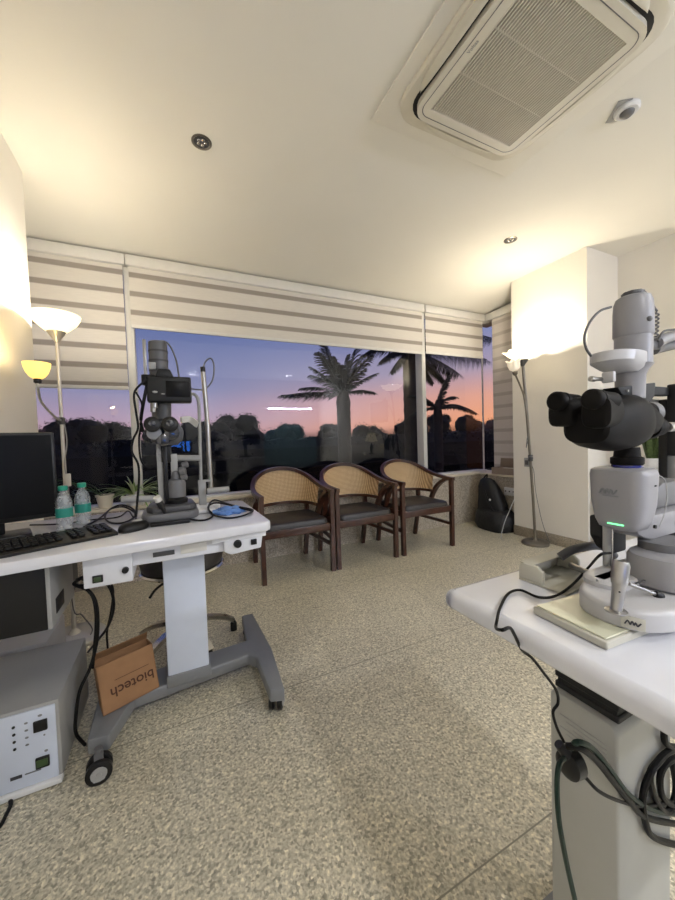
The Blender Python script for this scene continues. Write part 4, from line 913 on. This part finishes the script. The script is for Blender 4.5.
b = MB(); b.tube([T(611, 307, hY), T(600, 311, hY), T(590, 322, hY), T(584.5, 336, hY), T(586, 348, hY), T(591, 356, hY)], .0017, 10); b.build('looped_lead', 'dark_grey', t)
b = MB(); b.tube([T(645, 292, hY), T(650, 298, hY), T(654, 307, hY), T(657, 311, hY)], .0017, 8)
top = T(656, 312, hY - .012); bot = T(655, 338, hY - .012); hel = []
for k in range(111):
    a = k / 110; an = a * 2 * PI * 6.5; hel.append(top.lerp(bot, a) + Vector((.0036 * math.cos(an), .0036 * math.sin(an), 0)))
b.tube(hel, .0012, 6, 0); b.build('coiled_lead', 'mid_grey', t)
b = MB(); b.tube([T(653, 349, hY + .02), T(664, 346, hY + .02), T(700, 338, hY + .02)], .0105, 20, 4); b.build('lamp_arm_underside', 'mid_grey', t)
b = MB(); b.tube([T(657, 343, hY), T(666, 338, hY), T(700, 328, hY)], .009, 20, 4); b.build('lamp_arm', 'device_grey', t)
b = MB(); b.cyl(Vector((tX, hY + .005, zz(347))), T(660, 344, hY + .008), .009, seg=20); b.build('arm_joint', 'mid_grey', t)
b = MB(); b.tube([T(658, 341, hY - .01), T(662, 333, hY - .01), T(669, 330, hY - .01), T(690, 329, hY - .01)], .0018, 8); b.build('arm_lead', 'dark_grey', t)
b = MB(); b.tube([T(655, 474, hY - .02), T(665, 480, hY - .02), T(667, 498, hY - .02), T(664, 515, hY - .02), T(659, 528, hY - .02)], .0007, 6); b.build('thin_lead', 'unit_grey', t)
# emblem on the drum's curved front
an = math.radians(203); bx = bc[0] - .114 * abs(math.cos(an)) ** .8; by = bc[1] - .064 * abs(math.sin(an)) ** .8
ea = Vector((-math.sin(an) * -1 * .114, 0, 0)); ex = Vector((.38, -.92, 0)).normalized(); en = Vector((ex.y, -ex.x, 0))
zc1 = ZR + .026
logo(Vector((bx, by, zc1)) + en * .0035, ex, (0, 0, 1), .0085, 'base_emblem')
b = MB(); Mf = frame(Vector((bx, by, zc1)) + en * .0025, ex, (0, 0, 1)); b.box((-.0125, -.0078, -.0025), (.0125, .0078, .0003), .0004, M=Mf); b.build('emblem_plate', 'device_beige', t)
# ---------------------------------------------------------------- monitor on the arm at the right edge
t = thing('monitor', 'edge of a black monitor on a black bracket at the right border', 'monitor', (.95, .40, 1.1))
b = MB(); a0 = T(671.5, 384, .42)
b.box((a0.x + .0, .41, T(671, 456, .42).z), (a0.x + .30, .43, T(671, 384, .42).z), .004); b.build('display_housing', 'black_plastic', t)
b = MB(); b.box((1.12, .435, ZR + .01), (1.17, .455, 1.15), .004); b.build('stand', 'black_plastic', t)
b = MB(); b.prism(rounded(1.145, .41, .09, .06, .02), 'z', ZR + .0003, ZR + .012, .003); b.build('foot', 'black_plastic', t)
b = MB(); q = T(648, 394, .42); b.box((q.x, .425, T(660, 395, .42).z), (a0.x + .01, .445, T(660, 386, .42).z), .003); b.build('bracket', 'black_matte', t)
b = MB(); b.box((q.x + .01, .455, T(660, 407, .45).z), (a0.x + .04, .475, T(660, 399, .45).z), .003); b.build('support_bar', 'unit_grey', t)

# black tube arching over the rail tray, cable from the joystick etc.
def K(x, y, Y): return onY(x, y, Y)
b = MB(); b.tube([onZ(560, 557, ZR + .036), onZ(572, 550, ZR + .05), onZ(590, 546, ZR + .055), onZ(604, 547, ZR + .05), onZ(614, 556, ZR + .03)], .008, 12)
tag(b.build('rubber_hose', 'dark_grey'), 'grey rubber hose arched over the rail behind the right slit lamp', 'hose')
zk = ZR + .004
cable('joystick_cord', [[K(610, 553, .32), K(600, 555, .32), onZ(588, 568, zk + .02), onZ(572, 585, zk + .006), onZ(555, 596, zk), onZ(538, 597, zk), onZ(520, 590, zk), onZ(508, 594, zk), onZ(500, 608, zk), onZ(497, 620, zk), onZ(496, 628, zk),
    K(502, 630, .30) + Vector((-.0, 0, 0)), K(510, 628, .31), K(515, 636, .33), K(522, 650, .34), K(532, 658, .34), K(543, 672, .34), K(556, 690, .34), K(558, 703, .34), K(553, 712, .34), K(557, 728, .34), K(564, 742, .335)]], .0022, 'cable_black', 'thin black cord trailing from the right slit lamp over the table edge', 'cord')
b = MB(); q = K(573, 762, .33)
t = thing('power_plug', 'black power plug hanging beside the lift column of the right table', 'plug', tuple(q))
MB().loft([[q + Vector((-.010 + dxx, r_ * math.cos(a), r_ * 1.1 * math.sin(a))) for a in [2 * PI * k / 24 for k in range(24)]] for dxx, r_ in ((-.008, .012), (-.004, .019), (.012, .021), (.02, .014))]).build('plug_body', 'black_plastic', t)
MB().cyl(q + Vector((-.008, 0, .01)), q + Vector((-.02, .01, .03)), .010, .007, seg=16).build('plug_sleeve', 'black_plastic', t)
def R_(x, y, Y=.31): return K(x, y, Y)
cable('green_cable', [[R_(571, 748, .325), R_(578, 742), R_(592, 748), R_(607, 765), R_(625, 790), R_(640, 803), R_(660, 812), R_(690, 815)]], .0042, 'green_cable', 'dark green cable running from the plug to the coil at right')
cable('black_cable', [[R_(567, 746, .325), R_(580, 748), R_(596, 760), R_(612, 780), R_(630, 802), R_(648, 818), R_(690, 826)]], .005, 'cable_black', 'thick black cable below the dark green one, across the lift column')
cable('green_cable', [[R_(564, 758, .325), R_(559, 765), R_(557, 785), R_(559, 820), R_(566, 860), R_(575, 900), R_(582, 930)]], .0036, 'green_cable', 'dark green cable dropping down the lift column from the plug')
cable('black_cable', [[R_(585, 777, .32), R_(600, 792), R_(622, 802), R_(645, 806), R_(680, 800)]], .0028, 'cable_black', 'thin black cable looping under the plug across the lift column')
cable('black_cable', [[R_(690, 745), R_(668, 752), R_(652, 770), R_(643, 795), R_(645, 820), R_(655, 838), R_(690, 848)], [R_(690, 752), R_(668, 762), R_(660, 778), R_(665, 800), R_(690, 812)], [R_(668, 715), R_(664, 732), R_(668, 745), R_(690, 748)], [R_(672, 760), R_(676, 790), R_(668, 812), R_(656, 800), R_(650, 775), R_(662, 757)]], .0055, 'cable_black', 'coil of thick black cable hanging at the right edge below the tabletop')

# ================================================================ NICHE ON THE RIGHT
t = thing('low_cabinet', 'low white cabinet against the right wall behind the slit lamp', 'cabinet', (3.45, 1.2, 0))
MB().box((3.28, .3, .04), (3.70, 1.72, .72), .004).build('cabinet_body', 'wall_paint', t)
MB().box((3.26, .28, .7205), (3.705, 1.74, .745), .004).build('cabinet_top', 'frame_white', t)
MB().box((3.31, .32, 0), (3.69, 1.70, .04)).build('plinth', 'dark_grey', t)
for k in range(3):
    y0 = .31 + k * .47; d_ = MB().box((3.262, y0 + .005, .06), (3.279, y0 + .46, .705), .003).build('door', 'frame_white', t)
    MB().box((3.25, y0 + .42, .35), (3.262, y0 + .435, .47), .003).build('door_handle', 'steel', d_)
def snake(x, y, label, s=1):
    t = thing('snake_plant', label, 'potted plant', (x, y, .745), 0, None); pot(t, x, y, .745, .07, .09, 'white_plastic')
    b = MB(); random.seed(int(x * 100))
    for k in range(11):
        a = k * 2.4; r_ = .012 + .03 * (k % 3) / 2
        blade(b, (x + r_ * math.cos(a), y + r_ * math.sin(a), .82), (math.cos(a) * .22, math.sin(a) * .22, 1), random.uniform(.18, .31) * s, .038, .05, 8, .003)
    b.build('leaves', 'leaf_snake', t)
snake(3.50, 1.46, 'snake plant on the low cabinet showing between microscope and wall', 1)
snake(3.48, 1.25, 'snake plant on the low cabinet closest to the monitor edge', 1.1)
t = thing('table_lamp', 'small table lamp with pale shade on the low cabinet', 'table lamp', (3.47, .72, .745))
MB().rev((3.47, .72, .745), (0, 0, 1), [(0, .06), (.015, .06), (.025, .02), (.06, .015), (.12, .035), (.2, .012), (.25, .01)], 28).build('lamp_base', 'dark_grey', t)
MB().rev((3.47, .72, .745), (0, 0, 1), [(.24, .13), (.40, .07), (.40, .066), (.24, .126)], 36).build('lamp_shade', 'bowl_white', t)
t = thing('framed_picture', 'dark framed picture on the right wall above the cabinet', 'picture', (3.71, .6, 1.5))
MB().box((3.695, .35, 1.35), (3.7195, .95, 1.75), .004).build('frame', 'black_plastic', t)
MB().box((3.692, .39, 1.39), (3.6955, .91, 1.71)).build('print', 'picture_dark', t)

# ================================================================ BEHIND THE CAMERA (seen only in the window glass)
t = thing('desk', 'desk at the back of the room with a lit screen on it', 'desk', (.3, -1.6, 0))
MB().box((-.3, -1.9, .72), (.95, -1.3, .75), .004).build('tabletop', 'table_white', t)
for x_, y_ in ((-.26, -1.86), (.91, -1.86), (-.26, -1.34), (.91, -1.34)): MB().box((x_ - .02, y_ - .02, 0), (x_ + .02, y_ + .02, .72)).build('leg', 'mid_grey', t)
t = thing('monitor', 'monitor with blue windows on its screen, mirrored in the window glass', 'monitor', (.2, -1.5, .75))
MB().box((-.02, -1.53, .86), (.40, -1.50, 1.13), .004).build('display_housing', 'black_plastic', t)
b = MB(); b.box((.0, -1.5005, 1.0), (.09, -1.499, 1.11)); b.box((.10, -1.5005, .97), (.18, -1.499, 1.11)); b.box((.195, -1.5005, .90), (.36, -1.499, 1.11)); b.build('screen', 'screen_blue', t)
MB().box((.17, -1.55, .75), (.23, -1.52, .95)).build('stand', 'black_plastic', t); MB().box((.08, -1.6, .75), (.32, -1.45, .762), .003).build('foot', 'black_plastic', t)
t = thing('partition_screen', 'grey-blue folding partition at the back of the room', 'partition', (2.7, -2.2, 0))
MB().box((2.1, -2.22, .35), (3.5, -2.18, 1.66), .005).build('panel', 'teal_panel', t)
for x_ in (2.12, 3.48): MB().box((x_ - .015, -2.3, 0), (x_ + .015, -2.1, .03)).build('foot', 'steel', t); 
for x_ in (2.12, 3.48): MB().box((x_ - .012, -2.217, .03), (x_ + .012, -2.183, .36)).build('post', 'steel', t)
t = thing('wall_batten_light', 'slim lit batten lamp high on the back wall', 'wall light', (2.9, YB + .03, 1.9))
mat('batten_glow', (240, 240, 240), .4, emit=(235, 238, 255), estr=.8)
MB().box((2.25, YB + .005, 1.862), (3.5, YB + .05, 1.888), .004).build('lamp_body', 'white_plastic', t)
MB().box((2.27, YB + .05, 1.868), (3.48, YB + .062, 1.882), .003).build('diffuser', 'batten_glow', t)

# ================================================================ OUTSIDE
GZ = -.35
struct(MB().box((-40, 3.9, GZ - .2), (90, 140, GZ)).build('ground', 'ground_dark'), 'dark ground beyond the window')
def tree(x, y, h, r, label, seed, n=2400, cz=None):
    random.seed(seed); t = thing('tree', label, 'tree', (x, y, GZ), 0, 'dark trees on the horizon')
    MB().tube([(x, y, GZ), (x + .05, y, GZ + h * .3), (x, y, GZ + h * .55)], lambda k: .16 * (1 - .4 * k), 8, 3).build('trunk', 'palm_bark', t)
    b = MB(); bl = []
    for k in range(9):
        a = random.uniform(0, 2 * PI); rr = random.uniform(0, r * .7); zz = GZ + h * random.uniform(.35, .82); q = r * random.uniform(.35, .6)
        bl.append((Vector((x + rr * math.cos(a), y + rr * math.sin(a) * .6, zz)), q))
    for c_, q in bl:
        q = min(q, (GZ + h - c_.z) * .95); bm = bmesh.new(); bmesh.ops.create_icosphere(bm, subdivisions=2, radius=1)
        for v in bm.verts:
            k = 1 + .3 * NZ.noise(v.co * 2 + c_); v.co = c_ + v.co * q * k * .92
        b.addbm(bm)
    for k in range(n):
        c_, q = random.choice(bl); q = min(q, (GZ + h - c_.z) * .95)
        d = Vector((random.gauss(0, 1), random.gauss(0, 1), random.gauss(0, 1))).normalized(); p_ = c_ + d * q * random.uniform(.88, 1.22); s_ = random.uniform(.05, .12) * r / 2
        u = d.orthogonal().normalized(); u = (Matrix.Rotation(random.uniform(0, 6.3), 3, d) @ u); w2 = (d + u * .5).cross(u).normalized()
        b.add([p_ - u * s_, p_ + w2 * s_ * .6, p_ + u * s_, p_ - w2 * s_ * .6], [(0, 1, 2, 3)])
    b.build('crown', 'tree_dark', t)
def ttop(px, py, Y): q = onY(px, py, Y); return q.x, Y, q.z - GZ
TR = [(75, 418, 26, 2.6, 'dark tree seen through the left pane behind the lamp pole'), (112, 422, 24, 2.2, 'dark tree seen through the left pane beside the mullion'), (40, 430, 22, 2.2, 'dark tree behind the wiry plant on the sill'),
      (168, 424, 26, 2.6, 'dark tree behind the left slit lamp'), (212, 420, 27, 2.4, 'dark tree just right of the chrome rod'), (240, 413, 27, 2.6, 'tallest dark tree left of the palm with upright fronds'),
      (285, 424, 30, 3.0, 'dark tree behind the low palm fronds'), (330, 424, 30, 3.0, 'dark tree behind the trunk of the upright palm'), (372, 422, 30, 3.0, 'dark tree between the two palms'),
      (415, 418, 30, 3.0, 'dark tree behind the right palm trunk'), (440, 414, 22, 2.2, 'bushy tree filling the right pane beside the mullion'), (468, 414, 22, 2.4, 'rounded dark tree low in the right pane'), (492, 417, 24, 2.6, 'dark tree near the room corner in the right pane')]
for i, (px, py, Y, r, lb) in enumerate(TR):
    Y = (21, 29, 38, 48)[i % 4]; r = (1.7, 2.2, 2.7, 3.2)[i % 4]
    x_, y_, h_ = ttop(px, py, Y); tree(x_, y_, h_, r, lb, 20 + i)
for i, (px, py, Y, lb) in enumerate([(60, 446, 15, 'dark hedge across the left pane'), (250, 440, 17, 'dark hedge beyond the central pane'), (460, 432, 13, 'dark hedge low in the right pane')]):
    random.seed(50 + i); x_, y_, h_ = ttop(px, py, Y); b = MB(); wd = (6, 16, 8)[i]
    rings = []
    for k in range(41):
        xx = x_ - wd / 2 + wd * k / 40; top = GZ + h_ * (1 + .10 * NZ.noise(Vector((xx * 1.3, i * 7, 0)))); rings.append([(xx, y_ - .7, GZ + .001), (xx, y_ - .75, GZ + h_ * .7), (xx, y_ - .3, top), (xx, y_ + .3, top), (xx, y_ + .7, GZ + h_ * .7), (xx, y_ + .7, GZ + .001)])
    b.loft(rings)
    for k in range(2500):
        p_ = Vector((x_ + random.uniform(-wd / 2, wd / 2), y_ + random.uniform(-.8, .3), GZ + h_ * random.uniform(.2, 1.06))); s_ = random.uniform(.04, .1)
        d = Vector((random.gauss(0, 1), random.gauss(0, 1), random.gauss(0, 1))).normalized(); u = d.orthogonal().normalized(); w2 = d.cross(u)
        b.add([p_ - u * s_, p_ + w2 * s_ * .5, p_ + u * s_, p_ - w2 * s_ * .5], [(0, 1, 2, 3)])
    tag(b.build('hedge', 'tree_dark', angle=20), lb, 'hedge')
def palm(x, y, zc_, tr, fronds, label, seed, hang=.35, ll_=.20):
    random.seed(seed); t = thing('palm_tree', label, 'palm tree', (x, y, GZ), 0, 'palms outside the window')
    MB().rev((x, y, GZ), (0, 0, 1), [(0, tr * 1.15)] + [((zc_ - GZ) * k / 24, tr * (1 + .05 * (k % 2))) for k in range(1, 24)] + [(zc_ - GZ, tr * 1.1), (zc_ - GZ + .3, tr * .8), (zc_ - GZ + .42, tr * .3)], 16).build('trunk', 'palm_bark', t)
    for (az, el, L, dr_) in fronds:
        b = MB(); P = Vector((x, y, zc_ + .2)); v = Vector((math.cos(az) * math.cos(el), math.sin(az) * math.cos(el), math.sin(el))); pts = [P.copy()]; n_ = 14
        for k in range(n_):
            v = (v + Vector((0, 0, -dr_ / n_))).normalized(); P = P + v * L / n_; pts.append(P.copy())
        b.tube(pts, lambda k: .022 * (1 - .8 * k) + .004, 5, 0)
        sp = spline(pts, 4)
        for k in range(4, len(sp) - 1):
            T_ = (sp[k + 1] - sp[k]).normalized(); sd = T_.cross(Vector((0, 0, 1)))
            sd = sd.normalized() if sd.length > .05 else Vector((1, 0, 0)); kk = k / len(sp); ll = L * ll_ * (math.sin(PI * (.12 + kk * .85)) ** .6)
            for s_ in (-1, 1):
                dd = (sd * s_ + T_ * .75 + Vector((0, 0, -hang + random.uniform(-.25, .2)))).normalized(); q = sp[k]; w_ = T_ * .014
                e_ = q + dd * ll * random.uniform(.85, 1.1) + Vector((0, 0, -ll * .18)); m2 = q + dd * ll * .55
                b.add([q - w_, q + w_, m2 + w_ * 1.1, e_, m2 - w_ * 1.1], [(0, 1, 2, 3, 4)])
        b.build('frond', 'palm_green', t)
q = onY(343, 392, 9)
palm(q.x, 9, q.z - .3, .19, [(3.6, 1.0, 1.5, .6), (5.2, 1.0, 1.4, .6), (1.6, 1.2, 1.4, .4), (3.0, .5, 1.3, .7), (.1, .5, 1.2, .8), (PI, 1.25, 1.7, .35), (0, 1.28, 1.75, .3), (PI, 1.15, 1.25, .35), (PI * .9, .95, 1.25, .6), (0.0, 1.15, 1.35, .3), (.2, .95, 1.2, .5), (PI, 1.38, 1.1, .3), (.1, 1.42, 1.2, .3), (2.4, 1.0, 1.0, .6), (.8, 1.0, 1.0, .6), (PI * 1.1, .7, 1.3, .7), (5.9, .8, 1.2, .6), (4.2, 1.0, 1.0, .5), (PI * 1.03, .05, 1.9, .15), (PI * .97, .2, 1.7, .4)], 'palm with upright fan of fronds in the middle of the window', 5, .2, .26)
q = onY(410, 372, 7)
palm(q.x, 7, q.z + .3, .17, [(PI * 1.05, .1, 1.1, .9), (PI * .95, .5, 1.3, 1.2), (-.1, .25, 2.4, .55), (.2, .0, 2.1, .35), (-.35, .6, 2.2, .9), (.5, .7, 1.8, 1.1), (0, 1.0, 1.7, 1.0), (PI, .9, 1.5, 1.2), (4.4, .4, 1.2, 1.3), (-.2, -.35, 1.3, .7), (.1, -.5, 1.1, .6), (PI * 1.1, -.4, 1.0, .6)], 'tall palm with wide drooping fronds behind the right mullion', 6, .75, .26)
q = onY(440, 395, 6.2)
palm(q.x + .1, 6.4, q.z - .5, .10, [(PI, .8, .9, 1.0), (.3, .8, 1.0, 1.0), (-.2, .4, 1.1, 1.0), (PI * .9, .3, .9, 1.2), (0, 1.3, .9, .8), (2, .8, .8, 1), (-1.2, .5, .8, 1.2)], 'young bushy palm low in the right pane', 8)

# ================================================================ SKY AND LIGHT
wd = bpy.data.worlds.new('dusk'); SC.world = wd; wd.use_nodes = True; nt = wd.node_tree; nt.nodes.clear(); L = nt.links
o = nt.nodes.new('ShaderNodeOutputWorld'); bg = nt.nodes.new('ShaderNodeBackground'); tc = nt.nodes.new('ShaderNodeTexCoord'); sp = nt.nodes.new('ShaderNodeSeparateXYZ')
L.new(tc.outputs['Generated'], sp.inputs[0])
def ramp(stops):
    r = nt.nodes.new('ShaderNodeValToRGB'); e = r.color_ramp.elements
    e[0].position = stops[0][0]; e[0].color = rgb(*stops[0][1]) + (1,); e[1].position = stops[-1][0]; e[1].color = rgb(*stops[-1][1]) + (1,)
    for p_, c_ in stops[1:-1]: x_ = e.new(p_); x_.color = rgb(*c_) + (1,)
    return r
left = ramp([(0, (60, 50, 55)), (.02, (186, 148, 156)), (.06, (172, 148, 168)), (.14, (134, 136, 170)), (.28, (102, 114, 160)), (.6, (60, 74, 124))])
right = ramp([(0, (110, 70, 50)), (.03, (236, 160, 116)), (.10, (222, 160, 138)), (.17, (168, 150, 168)), (.28, (122, 132, 176)), (.6, (66, 82, 138))])
L.new(sp.outputs[2], left.inputs[0]); L.new(sp.outputs[2], right.inputs[0])
at = nt.nodes.new('ShaderNodeMath'); at.operation = 'ARCTAN2'; L.new(sp.outputs[0], at.inputs[0]); L.new(sp.outputs[1], at.inputs[1])
mr = nt.nodes.new('ShaderNodeMapRange'); mr.inputs['From Min'].default_value = .1; mr.inputs['From Max'].default_value = .85; L.new(at.outputs[0], mr.inputs['Value'])
mx = nt.nodes.new('ShaderNodeMixRGB'); L.new(mr.outputs[0], mx.inputs[0]); L.new(left.outputs[0], mx.inputs[1]); L.new(right.outputs[0], mx.inputs[2])
L.new(mx.outputs[0], bg.inputs[0]); bg.inputs[1].default_value = .71; L.new(bg.outputs[0], o.inputs[0])
def lamp(name, loc, power, col, r=.03, kind='POINT', size=None, rot=None):
    l = bpy.data.lights.new(name, kind); l.energy = power; l.color = lin(tuple(c_ / 255 for c_ in col))
    if kind == 'POINT': l.shadow_soft_size = r
    else: l.shape = 'RECTANGLE'; l.size, l.size_y = size
    ob = bpy.data.objects.new(name, l); COL.objects.link(ob); ob.location = loc
    if rot: ob.rotation_euler = rot
    return ob
lamp('torchiere_bulb', (-.535, 2.385, 1.815), 7.4, (255, 245, 230), .03)
lamp('reading_bulb', (-.545, 2.07, 1.47), 1.3, (255, 224, 160), .02)
lamp('torchiere_bulb', (2.955, 2.19, 1.81), 13, (255, 243, 224), .03)
lamp('table_lamp_bulb', (3.47, .72, 1.08), 6, (255, 226, 184), .03)
lamp('batten_tube', (2.88, YB + .08, 1.88), 26, (225, 232, 255), kind='AREA', size=(1.2, .03), rot=(PI / 2, 0, 0))
# fill downlights added behind the camera; deep rims keep them out of the glass
for x_, y_ in ((.5, -1.9), (2.6, -1.5)):
    t = thing('downlight', 'added fill spotlight behind the viewer, over the %s of the room' % ('left side' if x_ < 1 else 'right side'), 'ceiling light', (x_, y_, H))
    MB().rev((x_, y_, H), (0, 0, -1), [(0, .09), (.05, .09), (.05, .085), (.002, .085)], 32).build('bezel', 'white_plastic', t)
    MB().rev((x_, y_, H - .004), (0, 0, 1), [(0, .076), (.001, .075)], 32).build('diffuser', 'batten_glow', t)
    lamp('added_fill_light', (x_, y_, H - .012), 52, (248, 248, 250), kind='AREA', size=(.15, .15))
